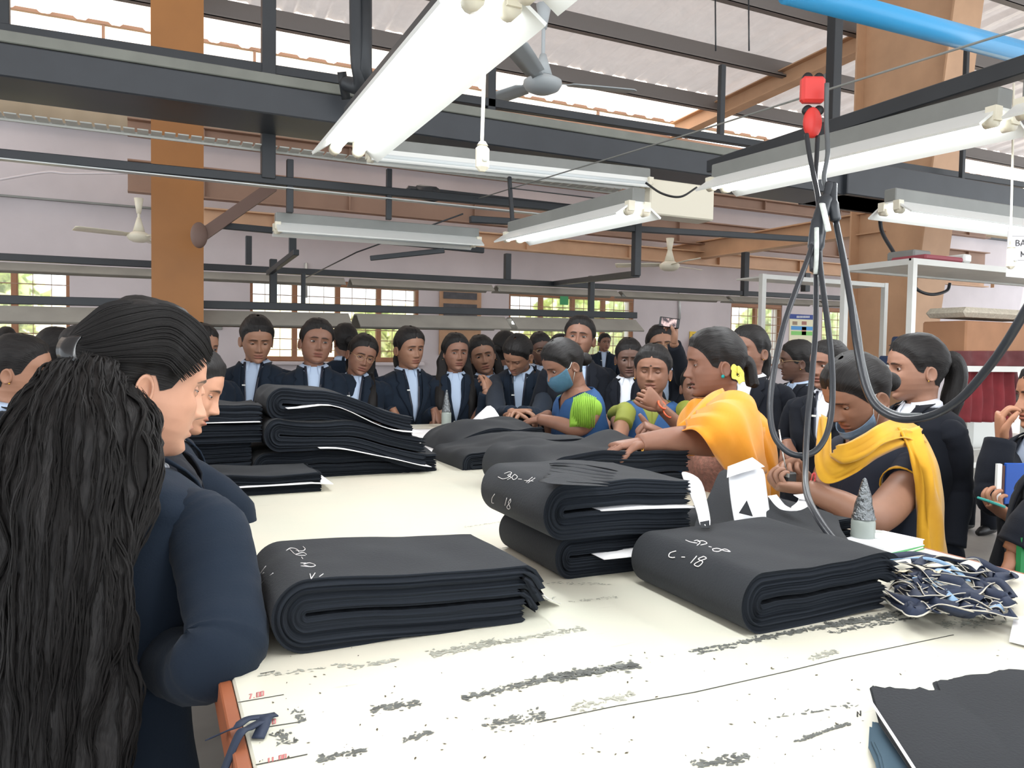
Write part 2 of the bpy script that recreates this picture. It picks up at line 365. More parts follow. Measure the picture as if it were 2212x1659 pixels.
# crane / gutter beams along the far wall (three levels)
for nm, ua, ub, z, h, m, lab in (('beam_top', -.2, 13, 3.56, .15, M_brownbeam, 'highest brown beam in front of the far wall'),
                             ('beam_middle', -.2, 13, 3.08, .30, M_brownbeam, 'deep brown beam in front of the far wall'),
                             ('beam_bottom', .5, 13, 2.74, .17, M_orange2, 'lowest orange beam in front of the far wall')):
    b = MB(); b.box(((ua+ub)/2, 8.6, z), (ub-ua, .02, h)); b.box(((ua+ub)/2, 8.56, z-h/2), (ub-ua, .12, .015)); b.box(((ua+ub)/2, 8.56, z+h/2), (ub-ua, .12, .015))
    for k in range(9): b.box((ua+.7+k*1.5, 8.57, z), (.012, .06, h))
    tag(structure(b.build(nm, m)), lab)
# bracket from pillar
b = MB(); b.bar(P(432, 512, 4.75), P(590, 402, 4.9), .05, .07); b.ell(P(430, 508, 4.72), (.05, .03, .08))
tag(b.build('pillar_brace', mat('brace_brown', (112, 88, 78), .6)), 'brown diagonal brace bolted to the ochre pillar', 'brace')
# things outside the windows
M_leaf = mat('leaf_green', (206, 216, 160), .7, var=.35, vscale=4)
M_bark = mat('bark', (90, 70, 55), .9)
TL = ['left edge window', 'gap between the left and middle windows', 'big middle window at its right side', 'middle right window', 'wall right of the middle right window', 'narrow window behind the cables', 'last window at the right']
def tree(x, y, h, r, sd):
    rnd = random.Random(sd); root = empty('tree', (x, y, -.5), 'leafy green tree outside, behind the '+TL[sd], 'tree', 'trees outside the windows')
    b = MB(); b.tube([(x, y, -.5), (x+.1, y, h*.4), (x, y+.1, h*.8)], [.12, .1, .05], 8); b.build('trunk', M_bark, root)
    b = MB(); V = []; Fc = []
    for k in range(1500):
        th = rnd.random()*6.283; ph = math.acos(2*rnd.random()-1); rr = r*rnd.random()**.4
        c = np.array((x+rr*math.sin(ph)*math.cos(th), y+rr*math.sin(ph)*math.sin(th), h*.62+rr*.85*math.cos(ph)))
        s = .10+.1*rnd.random(); a = np.array([rnd.uniform(-1, 1) for _ in range(3)]); a /= np.linalg.norm(a)+1e-6; q = np.cross(a, (rnd.random(), rnd.random(), 1)); q /= np.linalg.norm(q)+1e-6
        i = len(V); V += [c-a*s, c-q*s*.4, c+a*s, c+q*s*.4]; Fc.append((i, i+1, i+2, i+3))
    b.add(V, Fc, smooth=False); f = b.build('leaves', M_leaf, root); f['kind'] = 'stuff'
for k, (x, y, h, r) in enumerate([(-2.4, 13.2, 3.2, 1.0), (.4, 15.5, 3.2, 1.0), (4.0, 14.5, 2.8, .6), (7.6, 13.5, 3.0, .9), (10.2, 15.5, 3.0, 1.0), (13.5, 14, 3.2, .9), (17, 15.5, 3, 1.0)]): tree(x, y, h, r, k)
structure(obox('ground_outside', (-20, 9.75, -.6), (40, 40, -.5), mat('outside_ground', (205, 190, 150), .9, var=.1)))
bb = tag(obox('boundary_wall', (-20, 19, -.5), (40, 19.3, 2.6), mat('pale_yellow_wall', (250, 240, 214), .9, var=.04, vscale=1)), 'pale yellow boundary wall beyond the trees', 'wall')
bb['kind'] = 'structure'
# ================================================================== OVERHEAD STEEL
def bars(name, segs, m, label, cat, group=None, parent=None, bev=.003):
    b = MB()
    for s_ in segs: b.bar(*s_[:2], s_[2], s_[3], bev=bev)
    o = b.build(name, m, parent)
    if parent is None: tag(o, label, cat, group)
    return o
# big dark cable duct
root = empty('cable_duct', (2.5, 4.1, 2.53), 'large dark cable duct running across under the roof', 'duct')
b = MB(); b.box((2.7, 4.09, 2.60), (7.6, .38, .14), bev=.006); b.box((6.6, 4.09, 2.65), (4.5, .45, .24), bev=.006)
b.build('duct_body', M_duct, root)
b = MB(); b.box((2.7, 3.93, 2.70), (7.6, .05, .05), bev=.004); b.build('lip', mat('lip_lit_grey', (118, 120, 112), .6, var=.1), root)  # side light put into the lip as a lighter grey than the duct
b = MB()
for k in range(60): b.box((-.9+k*.062, 4.33, 2.475), (.05, .10, .006))
b.box((.9, 4.38, 2.472), (3.9, .012, .02)); b.build('perforated_tray', mat('tray_white', (205, 206, 200), .5), root)
# rails
bars('upper_pipe_rail', [((-1.1, 4.3, 2.85), (1.4, 4.3, 2.885), .05, .05), ((1.4, 4.3, 2.885), (7, 4.3, 2.95), .05, .05)], M_dark, 'dark rail running just above the cable duct', 'rail')
r = bars('long_dark_rail', [((-1.1, 4.3, 2.28), (2.5, 4.3, 2.315), .045, .045)], M_dark, 'long dark rail with pale underside below the cable duct', 'rail')
b = MB(); b.box((.7, 4.3, 2.262), (3.6, .05, .006)); b.build('pale_strip', M_alu, r)
bars('short_dark_rail', [((1.75, 4.35, 2.20), (4.5, 4.35, 2.29), .04, .04)], M_dark, 'dark rail behind the middle lit tube light', 'rail')
bars('thin_dark_rail', [((.35, 5.2, 2.17), (2.2, 5.2, 2.14), .035, .04)], M_dark, 'dark rail carrying the unlit twin fixture', 'rail')
bars('hanger_post', [((.568, 4.3, 3.6), (.568, 4.3, 2.3), .07, .07)], M_dark, 'thick dark post right of the ochre pillar', 'post')
bars('hanger_post', [((-.61, 4.3, 3.4), (-.61, 4.3, 2.85), .045, .045)], M_dark, 'dark post at the upper left edge', 'post')
# thick bent pipe bundle near top (x~770)
b = MB(); b.tube(cr([P(770, -30, 3.6), P(772, 120, 3.6), P(778, 185, 3.65), P(745, 180, 3.7)], 8), .035, 12); b.tube([P(790, -30, 3.6), P(790, 150, 3.6), P(800, 215, 3.7)], .03, 12)
b.tube([P(738, 155, 3.7), P(748, 215, 3.75)], .022, 10)
tag(b.build('drop_conduit', M_dark), 'bent dark conduit dropping onto the cable duct', 'conduit')
def post(px, y0, y1, v, w, lab):
    a = Pv(px, y0, v); c = Pv(px, y1, v); a[0] = c[0] = (a[0]+c[0])/2
    return bars('hanger_rod', [(a, c, w, w)], M_dark, lab, 'rod')
post(626, 345, 460, 4.3, .035, 'dark hanger rod between the long rail and unlit fixture')
post(840, 365, 475, 4.3, .03, 'thin dark rod in front of the middle beam')
post(537, 510, 572, 7.0, .05, 'short post above the left light trough rail')
post(1096, 548, 605, 7.0, .06, 'short post on the rail left of the lit tube')
post(1609, 545, 640, 7.0, .07, 'short post on the trough rail right of centre')
post(1375, 455, 596, 4.35, .05, 'long dark hanger at the end of the middle lit tube')
post(1277, 596, 690, 5.8, .045, 'hooked hanger dropping to the lower trough')
post(1558, 140, 305, 4.3, .04, 'dark hanger rod above the cable duct right of fan')
post(1060, 145, 240, 4.3, .05, 'dark hanger rod behind the near lit fixture')
post(1800, 25, 330, 3.98, .075, 'thick dark post behind the red cable trolleys')
post(2083, 90, 390, 4.15, .035, 'slim dark post in front of the orange pillar')
post(655, 590, 660, 5.8, .03, 'thin rod to the lower trough before the middle window')
post(590, 560, 655, 5.8, .05, 'dark drop post near the ochre pillar')
post(1740, 590, 630, 7.0, .08, 'short thick post behind the hanging cables')
bars('bent_rail_arm', [(Pz(580, 590, 1.95), Pz(640, 545, 1.98), .035, .035), (P(632, 550, 4.9), P(632, 510, 4.9), .045, .045)], M_dark, 'bent dark arm joining the drop post near the pillar', 'arm')
bars('bent_rail_arm', [(Pv(1375, 592, 4.35), Pv(1200, 612, 7.0), .05, .045)], M_dark, 'dark arm from the long hanger to the trough rail', 'arm')
bars('loose_arm', [(Pv(800, 558, 4.6), Pv(960, 541, 4.38), .02, .03)], M_dark, 'loose dark arm sticking out below the unlit fixture', 'arm')
# light troughs over the sewing lines (off)
def trough(name, v, zf, u0, u1, lab, lit=(), q=1.0):
    root = empty(name, ((u0+u1)/2, v, zf(0)), lab, 'light trough')
    b = MB(); b.bar((u0, v, zf(u0)), (u1, v, zf(u1)), .05, .055, bev=.003); b.build('rail', M_dark, root)
    n = max(1, int((u1-u0)/1.28)); 
    for k in range(n):
        a = u0+(u1-u0)*k/n+.03; c = u0+(u1-u0)*(k+1)/n-.03; za, zc = zf(a)-.04, zf(c)-.04
        b = MB(); sec = [(-.02*q, 0), (-.09*q, -.05*q), (-.085*q, -.055*q), (-.02*q, -.012), (.02*q, -.012), (.085*q, -.055*q), (.09*q, -.05*q), (.02*q, 0)]
        G = np.array([[(uu, v+y, z+dz) for y, dz in sec] for uu, z in ((a, za), (c, zc))]); b.grid(G, close=True, cap0=True, cap1=True, smooth=False)
        f = b.build('reflector', mat('trough_grey', (150, 147, 138), .5, var=.12, vscale=5), root)
        b = MB(); b.tube([(a+.03, v, za-.045), (c-.03, v, zc-.045)], .013, 8); b.build('tube', M_tube if k in lit else M_tubeoff, f)
    return root
M_tube = mat('lit_tube', (1, 1, 1, 1), .5, emit=9, ecol=(.93, .97, 1, 1))
M_tubeoff = mat('unlit_tube', (215, 222, 222), .3)
trough('upper_light_trough', 7.0, lambda u: 2.075+.009*(u-0), -1.3, 8.9, 'long upper rail of unlit light reflectors before the far wall', q=1.3)
trough('lower_light_trough', 5.8, lambda u: 1.695+.014*u, -1.2, 3.95, 'lower rail of light reflectors behind the standing students', lit=(3,), q=2.0)
trough('right_light_trough', 6.5, lambda u: 2.02, 7.6, 12.0, 'rail of light reflectors behind the white rack', lit=(0,))
# fluorescent fixtures along the table (lit)
def lamp(a, c, energy, w=.1):
    a = np.array(a); c = np.array(c); l = bpy.data.lights.new('tube_light', 'AREA'); l.shape = 'RECTANGLE'; L = np.linalg.norm(c-a)
    l.size = w; l.size_y = L; l.energy = energy; l.color = (.95, .98, 1.0)
    o = bpy.data.objects.new('tube_light', l); COL.objects.link(o); o.location = (a+c)/2-np.array((0, 0, .035))
    d = (c-a)/L; o.rotation_euler = (0, 0, math.atan2(d[1], d[0])-math.pi/2)
    return o
def fixture(a, c, lab, lit=True, energy=22, hood=.11, name='tube_light_fixture', group=None):
    a = np.array(a, float); c = np.array(c, float); mid = (a+c)/2
    root = empty(name, mid, lab, 'tube light', group); d = (c-a)/np.linalg.norm(c-a); s_ = np.cross(d, (0, 0, 1))
    b = MB(); b.bar(a+(0, 0, .075), c+(0, 0, .075), .06, .06, bev=.004); b.build('channel', M_greysteel, root)
    b = MB(); sec = [(-.03, .05), (-hood, -.005), (-hood+.004, -.012), (-.028, .042), (.028, .042), (hood-.004, -.012), (hood, -.005), (.03, .05)]
    G = np.array([[p+s_*y+np.array((0, 0, dz)) for y, dz in sec] for p in (a, c)]); b.grid(G, close=True, cap0=True, cap1=True, smooth=False)
    b.build('reflector', M_white, root)
    for y in (-.038, .038):
        b = MB(); b.tube([a+d*.03+s_*y+(0, 0, .012), c-d*.03+s_*y+(0, 0, .012)], .0135, 12); b.build('tube', M_tube if lit else M_tubeoff, root)
        for q in (a, c):
            b = MB(); e = d if q is a else -d; b.tube([q+s_*y+(0, 0, .012), q+e*.03+s_*y+(0, 0, .012)], .019, 12); b.box(q+s_*y+e*.008+(0, 0, .03), (.03, .03, .04)); b.build('lamp_holder', M_plastic, root)
    if lit:
        l = lamp(a, c, energy); l.parent = root; l.location = l.location-root.location
    return root
def rail_above(u, v0, v1, z, lab):
    return bars('lamp_rail', [((u, v0, z), (u, v1, z), .05, .05)], M_dark, lab, 'rail')
fixture((.578, 1.33, 2.035), (.578, 2.53, 2.035), 'lit twin tube fixture with the switch cord, above the near table', energy=8)
fixture((.578, .08, 2.035), (.578, 1.28, 2.035), 'lit twin tube fixture overhead at the top edge of view', energy=9)
rail_above(.60, -.4, 2.55, 2.17, 'dark rail above the nearest lit fixtures')
fixture((2.12, 1.36, 2.04), (2.12, 2.55, 2.08), 'lit twin tube fixture behind the red cable trolleys', energy=8)
fixture((2.12, .1, 2.03), (2.12, 1.3, 2.04), 'lit tube fixture cut off by the right edge', energy=8)
rail_above(2.13, -.4, 2.6, 2.19, 'dark rail above the right row of lit fixtures')
fixture((1.78, 2.61, 1.965), (1.78, 3.81, 2.0), 'lit tube fixture in the middle above the far end of table', energy=8)
fixture((.62, 4.4, 2.04), (1.82, 4.4, 2.05), 'unlit twin fixture hanging between pillar and middle lit tube', lit=False)
fixture((1.0, 3.86, 2.36), (2.69, 3.86, 2.40), 'long unlit pale fixture beneath the cable duct', lit=False, hood=.05)
fixture((2.9, 2.35, 2.03), (4.1, 2.35, 2.03), 'lit tube fixture above the white rack at right', energy=7)
bars('fixture_hanger', [((1.78, 3.80, 2.06), (1.78, 3.86, 2.36), .02, .02), ((1.78, 2.75, 2.04), (1.78, 3.86, 2.30), .006, .006)], M_dark, 'thin hanger holding the middle lit fixture below the duct', 'rod')
# junction box
o = tag(obox('junction_box', (2.70, 3.84, 2.24), (3.18, 3.99, 2.45), M_plastic, bev=.008), 'cream metal junction box under the cable duct', 'box')
b = MB(); b.tube(cr([P(1395, 395, 4.2), P(1430, 418, 4.15), P(1470, 425, 4.15), P(1505, 405, 4.2)]), .006, 6); tag(b.build('sagging_wire', M_black), 'black wire sagging across the junction box', 'wire')
# pull-cord switch
def switch(px, y0, y1, y2, d, lab):
    root = empty('pendant_switch', P(px, y1, d), lab, 'switch')
    b = MB(); b.tube(cr([P(px+4, y0, d), P(px+1, (y0+y1)/2, d), P(px-3, y1, d)]), .0035, 6); b.build('cord', M_plastic, root)
    c = P(px-2, (y1+y2)/2, d); h = (y2-y1)/F_PX*d
    b = MB(); b.box(c, (.026, .022, h*.86), bev=.008); b.tube([c+(0, 0, h*.4), c+(0, 0, h*.52)], [.011, .006], 10); b.build('switch_body', M_plastic, root)
    b = MB(); b.box(c+np.array((.0, -.014, .0)), (.012, .008, h*.3), bev=.003); b.build('rocker', M_white, root)
switch(1044, 70, 308, 375, 1.46, 'cream pull-cord switch hanging from the near lit fixture')
switch(2186, 180, 530, 585, 2.3, 'cream pendant switch in front of the white paper sign')
# ceiling fans
def fan(c, rod, mr, blade, ang, lab, m=M_white, tilt=0):
    c = np.array(c, float); root = empty('ceiling_fan', c, lab, 'fan')
    b = MB(); b.lathe([(0.0, -.055), (mr*.5, -.05), (mr*.85, -.03), (mr, 0), (mr*.98, .02), (mr*.6, .045), (mr*.35, .06), (0, .06)], c, 28); b.build('motor', m, root)
    b = MB(); b.tube([c+(0, 0, .05), c+(0, 0, rod)], .013, 8); b.build('down_rod', m, root)
    b = MB(); b.lathe([(.0, .05), (mr*.5, .055), (mr*.16, .19), (0, .19)], c, 20); b.lathe([(.0, rod-.15), (.02, rod-.15), (mr*.4, rod), (0, rod)], c, 20); b.build('canopy', m, root)
    for k in range(3):
        a = R(ang+120*k); d = np.array((math.cos(a), math.sin(a), 0)); s_ = np.array((-math.sin(a), math.cos(a), 0)); G = []
        for t, w in ((mr*.9, .035), (mr*1.3, .03), (mr*1.5, .06), (blade*.7, .068), (blade*.96, .07), (blade, .05)):
            G.append([c+d*t+s_*w*q+np.array((0, 0, .012*q+.015)) for q in (-1, -.3, .4, 1)])
        b = MB(); b.grid(np.array(G)); b.build('blade', m, root, solid=.006)
fan(P(1172, 183, 4.9), .5, .125, .62, -12, 'off-white ceiling fan near the roof above centre', mat('fan_pale', (176, 182, 184), .5))
fan(P(300, 512, 7.6), .38, .11, .58, 200, 'cream ceiling fan left of the ochre pillar', M_plastic)
fan(P(1446, 575, 8.3), .30, .11, .58, 20, 'cream ceiling fan before the far wall at centre right', M_plastic)
bars('fan_arm', [(P(1398, 575, 8.25), P(1545, 578, 8.0), .05, .02)], M_plastic, 'x', 'x') and None
bpy.data.objects.remove(bpy.data.objects['fan_arm'])
# black ceiling-mounted fan hub on the rail
b = MB(); b.box(P(900, 415, 5.2), (.16, .10, .06), bev=.02); b.tube([P(905, 415, 5.2), P(940, 420, 5.1)], .05, 10); tag(b.build('rail_clamp', M_dark), 'dark clamp box on the rail under the cable duct', 'clamp')
bars('cross_rail', [(P(880, 412, 5.2), P(1265, 455, 5.5), .05, .06)], M_dark, 'dark cross rail behind the long dark rail', 'rail')
# blue pipe, diagonal wire
b = MB(); b.tube([Pv(1700, -20, 2.2), Pv(2260, 128, 2.2)], .047, 18); tag(b.build('blue_pipe', mat('blue_pvc', (60, 160, 215), .3)), 'blue plastic pipe crossing the upper right corner', 'pipe')
b = MB(); b.tube([P(1030, 430, 4.6), P(1480, 292, 3.2), P(1752, 205, 2.45), P(2260, 45, 1.9)], .0035, 6); tag(b.build('stay_wire', M_greysteel), 'thin diagonal stay wire carrying the red trolleys', 'wire')
b = MB(); b.tube(cr([P(0, 388, 7.6), P(100, 372, 7.6), P(150, 375, 7.6), P(275, 374, 7.6)]), .012, 6); tag(b.build('wall_conduit', M_wall), 'thin white conduit on the far wall at left', 'conduit')
b = MB(); b.tube([P(655, 603, 6.2), P(770, 545, 5.0), P(1000, 462, 4.5)], .005, 5); tag(b.build('stay_wire', M_dark), 'thin slack wire crossing below the unlit fixture', 'wire')
for px, lab in ((1545, 'thin hanger wire left of the short rod'), (1617, 'thin hanger wire right of the short rod')):
    b = MB(); b.tube([P(px, -10, 6), P(px+1, 110, 6)], .006, 5); tag(b.build('hanger_wire', M_dark), lab+' below the foil roof', 'wire')
for px, y0, y1, lab in ((661, 568, 643, 'white pipe drop in front of the wall by the pillar'), (1468, 630, 690, 'pale pipe drop on the wall above the raised phone')):
    b = MB(); b.tube([Pv(px, y0, 9.48), Pv(px, y1, 9.48)], .018, 8); tag(b.build('pipe_drop', M_alu), lab, 'pipe')
# notice board, switch panel, posters, extinguisher on far wall
root = empty('notice_board', Pv(993, 690, 9.499), 'tan framed notice board on the far wall between windows', 'board')
a = Pv(950, 622, 9.48); c = Pv(1037, 768, 9.48)
b = MB(); b.box((a+c)/2, (c[0]-a[0], .03, a[2]-c[2])); b.build('backing', mat('board_tan', (176, 140, 110), .8, var=.08), root)
for k, (y0, y1) in enumerate(((630, 648), (655, 672), (678, 712))):
    p = Pv(958, y0, 9.461); q = Pv(1030, y1, 9.461); b = MB(); b.box((p+q)/2, (q[0]-p[0], .01, p[2]-q[2])); b.build('dark_panel', mat('panel_dark', (60, 58, 62), .4, var=.3, vscale=14), root)
root = empty('switch_panel', Pv(465, 700, 9.495), 'black and white switch panel on wall beside the ochre pillar', 'panel')
for k, (x0, y0, x1, y1, mm) in enumerate(((444, 686, 460, 698, M_black), (462, 686, 480, 698, M_black), (444, 700, 460, 712, M_black), (462, 700, 480, 712, M_greysteel))):
    p = Pv(x0, y0, 9.49); q = Pv(x1, y1, 9.49); b = MB(); b.box((p+q)/2, (q[0]-p[0], .03, p[2]-q[2]), bev=.004); b.build('switch_plate', mm, root)
p = Pv(1490, 716, 9.49); q = Pv(1522, 760, 9.49)
root = empty('safety_sign', (p+q)/2, 'yellow safety sign behind the fire extinguisher', 'sign'); b = MB(); b.box((p+q)/2, (q[0]-p[0], .008, p[2]-q[2])); b.build('sign_plate', mat('sign_yellow', (226, 190, 50), .6), root)
b = MB(); p2 = Pv(1496, 722, 9.486); q2 = Pv(1516, 730, 9.486); b.box((p2+q2)/2, (q2[0]-p2[0], .004, p2[2]-q2[2])); b.build('sign_panel', M_black, root)
root = empty('fire_extinguisher', Pv(1505, 800, 9.41), 'red fire extinguisher hung on the far wall', 'extinguisher')
c = Pv(1506, 770, 9.41); b = MB(); b.lathe([(0, -.2), (.075, -.2), (.085, -.18), (.085, .16), (.06, .21), (.02, .23), (0, .23)], c, 20); b.build('cylinder', mat('ext_red', (205, 50, 45), .35), root)
b = MB(); b.box(c+np.array((0, -.088, .03)), (.07, .006, .14)); b.build('sticker', M_white, root)
b = MB(); b.box(c+np.array((0, 0, .27)), (.08, .03, .03)); b.tube(cr([c+(-.04, 0, .26), c+(-.12, 0, .22), c+(-.14, 0, .0), c+(-.1, 0, -.15)]), .014, 8); b.build('hose', M_black, root)
p = Pv(1540, 712, 9.495); q = Pv(1570, 724, 9.495); tag(obox('red_notice', (p[0], 9.49, q[2]), (q[0], 9.495, p[2]), mat('notice_red', (220, 80, 80), .6)), 'small red notice above the fire extinguisher', 'notice')
root = empty('wall_poster', Pv(1735, 715, 9.495), 'blue and green process poster behind the hanging cables', 'poster')
p = Pv(1706, 678, 9.495); q = Pv(1762, 748, 9.495); b = MB(); b.box((p+q)/2, (q[0]-p[0], .01, p[2]-q[2])); b.build('sheet', mat('poster_cream', (225, 222, 190), .7), root)
for (x0, y0, x1, y1, cc, nm) in ((1706, 678, 1762, 691, (50, 70, 140), 'title_band'), (1709, 704, 1759, 714, (80, 150, 210), 'blue_band'), (1709, 715, 1759, 725, (130, 200, 110), 'green_band'), (1712, 694, 1722, 702, (150, 130, 110), 'picture'), (1732, 694, 1742, 702, (160, 110, 100), 'picture'), (1732, 706, 1741, 724, (200, 150, 130), 'picture')):
    p = Pv(x0, y0, 9.49); q = Pv(x1, y1, 9.49); b = MB(); b.box((p+q)/2, (q[0]-p[0], .006, p[2]-q[2])); b.build(nm, mat('pc%d%d' % cc[:2], cc, .7), root)
b = MB(); 
for k in range(9): b.box(Pv(1722+k*3.2, 684.5, 9.486), (.016, .003, .035))
b.build('title_letters', M_white, root)
p = Pv(1210, 655, 9.5); tag(obox('green_card', (p[0], 9.5, p[2]-.02), (p[0]+.13, 9.51, p[2]+.13), mat('card_green', (60, 150, 95), .6)), 'green card stuck in the middle right window', 'card')
# ================================================================== CUTTING TABLE
tb = empty('cutting_table', (.85, 2.0, 0), 'long cream topped cutting table with scuffed surface and brown edge', 'table')
def top_mat():
    m, t, b = nt_mat('table_laminate'); tc = t.nodes.new('ShaderNodeTexCoord')
    n = t.nodes.new('ShaderNodeTexNoise'); n.inputs['Scale'].default_value = 2.2; n.inputs['Detail'].default_value = 4
    t.links.new(tc.outputs['Object'], n.inputs[0]); r = t.nodes.new('ShaderNodeValToRGB')
    r.color_ramp.elements[0].position = .3; r.color_ramp.elements[1].position = .75
    r.color_ramp.elements[0].color = srgb(204, 204, 188); r.color_ramp.elements[1].color = srgb(222, 214, 196)
    mp = t.nodes.new('ShaderNodeMapping'); mp.inputs['Scale'].default_value = (1.5, 14, 1); t.links.new(tc.outputs['Object'], mp.inputs[0])
    n2 = t.nodes.new('ShaderNodeTexNoise'); n2.inputs['Scale'].default_value = 7; n2.inputs['Detail'].default_value = 8; t.links.new(mp.outputs[0], n2.inputs[0])
    r2 = t.nodes.new('ShaderNodeValToRGB'); r2.color_ramp.elements[0].position = .68; r2.color_ramp.elements[1].position = .74; r2.color_ramp.elements[0].color = (0, 0, 0, 1); r2.color_ramp.elements[1].color = (.35, .35, .35, 1)
    t.links.new(n2.outputs[0], r2.inputs[0]); mx = t.nodes.new('ShaderNodeMix'); mx.data_type = 'RGBA'; mx.inputs[7].default_value = srgb(168, 165, 146)
    t.links.new(n.outputs[0], r.inputs[0]); t.links.new(r2.outputs[0], mx.inputs[0]); t.links.new(r.outputs[0], mx.inputs[6]); t.links.new(mx.outputs[2], b.inputs['Base Color'])
    b.inputs['Roughness'].default_value = .38; b.inputs['Specular IOR Level'].default_value = .45; return m
U0, U1, V0, V1 = .095, 1.594, -.6, 4.3
b = MB(); b.box(((U0+U1)/2, (V0+V1)/2, TZ-.0125), (U1-U0, V1-V0, .025), bev=.003); b.build('table_top', top_mat(), tb)
M_edge = mat('table_edge_brown', (146, 84, 54), .5, var=.12)
b = MB(); b.box((U0-.009, (V0+V1)/2, TZ-.03), (.016, V1-V0, .055), bev=.002); b.box((U1+.009, (V0+V1)/2, TZ-.03), (.016, V1-V0, .055), bev=.002); b.box(((U0+U1)/2, V1+.009, TZ-.03), (U1-U0, .016, .055)); b.build('edge_band', M_edge, tb)
for x in (U0+.1, U1-.1):
    for y in (V0+.2, 1.8, V1-.2): bars('leg', [((x, y, 0), (x, y, TZ-.03), .05, .05)], M_greysteel, '', '', parent=None) if False else None
for x in (U0+.1, U1-.1):
    for y in (V0+.2, 1.8, V1-.2): b = MB(); b.box((x, y, (TZ-.03)/2), (.05, .05, TZ-.03)); b.build('leg', M_greysteel, tb)
b = MB(); b.box(((U0+U1)/2, (V0+V1)/2, .3), (U1-U0-.2, V1-V0-.3, .02)); b.build('lower_shelf', M_greysteel, tb)
# worn patches: flakes of missing laminate, each band its own piece of wear
M_scuff = mat('worn_dark', (96, 98, 94), .8, var=.4, vscale=60)
M_scuffl = mat('worn_light', (158, 158, 146), .8, var=.25, vscale=60)
rnd = random.Random(5)
def scuff(a, c, wid, n, m=M_scuff, dens=1.0, zz=.0006):
    a = Pz(*a, TZ); c = Pz(*c, TZ); d = c-a; L = np.linalg.norm(d); d /= L; s_ = np.array((-d[1], d[0], 0)); b = MB()
    for k in range(int(n*1.5)):
        t = rnd.random()*L; y = rnd.gauss(0, .75)*wid; ln = rnd.uniform(.0015, .007); w = rnd.uniform(.0007, .0024)*dens; p = a+d*t+s_*y; an = rnd.gauss(0, .5)
        dd = d*math.cos(an)+s_*math.sin(an); ss = np.cross((0, 0, 1), dd); m_ = rnd.randint(5, 7); poly = []
        for q in range(m_):
            th = q/m_*6.283; poly.append(p+dd*math.cos(th)*ln*rnd.uniform(.4, 1.1)+ss*math.sin(th)*w*rnd.uniform(.5, 1.4)+np.array((0, 0, zz+k*3e-6)))
        b.add(poly, [tuple(range(m_))], smooth=False)
    o = b.build('worn_patch', m, tb); o['kind'] = 'stuff'; return o
scuff((1000, 1510), (1200, 1462), .006, 150); scuff((1190, 1466), (1375, 1436), .007, 260, dens=1.3); scuff((800, 1535), (905, 1517), .006, 60)
scuff((1050, 1572), (1180, 1540), .009, 70); scuff((1230, 1535), (1370, 1500), .008, 50, M_scuffl); scuff((750, 1445), (860, 1425), .004, 40, M_scuffl)
scuff((930, 1415), (1080, 1385), .008, 140, M_scuffl); scuff((1080, 1388), (1260, 1357), .006, 90, M_scuffl); scuff((1490, 1408), (1600, 1388), .003, 50); scuff((1500, 1412), (1590, 1398), .002, 30)
scuff((1600, 1388), (1800, 1350), .005, 180, dens=1.2); scuff((1790, 1352), (2010, 1316), .008, 300, dens=1.3); scuff((1790, 1368), (1990, 1332), .004, 90)
scuff((2030, 1352), (2160, 1340), .014, 90, M_scuffl); scuff((690, 1640), (790, 1620), .004, 40); scuff((1500, 1655), (1620, 1635), .005, 60); scuff((1720, 1602), (1840, 1560), .0015, 45)
scuff((1660, 1555), (1850, 1520), .004, 16); scuff((1750, 1425), (1805, 1405), .005, 40, M_scuffl); scuff((870, 1600), (930, 1582), .004, 30); scuff((600, 1580), (622, 1610), .007, 26); scuff((640, 1535), (655, 1560), .004, 20)
scuff((1000, 1140), (1080, 1128), .003, 16, M_scuffl); scuff((1230, 1300), (1330, 1290), .004, 24, M_scuffl); scuff((560, 1460), (760, 1436), .004, 30, M_scuffl); scuff((1020, 1345), (1200, 1290), .003, 30, M_scuffl)
scuff((1055, 1190), (1160, 1270), .012, 60, M_scuffl); scuff((1180, 1260), (1320, 1262), .006, 26, M_scuffl)
b = MB()  # scattered specks
for k in range(150):
    p = Pz(rnd.uniform(560, 2190), rnd.uniform(1400, 1655), TZ); l = rnd.uniform(.001, .0035); a = rnd.random()*3
    b.add([p+(l*math.cos(a), l*math.sin(a), .0008), p+(-l*.4*math.sin(a), l*.4*math.cos(a), .0008), p+(-l*math.cos(a), -l*math.sin(a), .0008), p+(l*.4*math.sin(a), -l*.4*math.cos(a), .0008)], [(0, 1, 2, 3)], smooth=False)
b.build('specks', mat('speck', (70, 60, 40), .8), tb)['kind'] = 'stuff'
def tstroke(pts, w=.0009, m=None, name='ink_line'):
    q = np.array([Pz(x, y, TZ+.0006) for x, y in pts]); b = MB(); b.tube(q, w, 4, up=(0, 0, 1), flat=.25); return b.build(name, m or mat('ink', (60, 60, 55), .7), tb)
for pts in ([(562, 1455), (594, 1449)], [(514, 1517), (613, 1500)], [(570, 1571), (648, 1559)], [(552, 1652), (664, 1629)], [(1500, 1495), (1700, 1450), (1820, 1421), (2060, 1371)], [(1160, 1560), (1330, 1525), (1500, 1495)], [(1085, 1183), (1180, 1172)]): tstroke(pts)
rd = mat('red_ink', (205, 120, 120), .7)
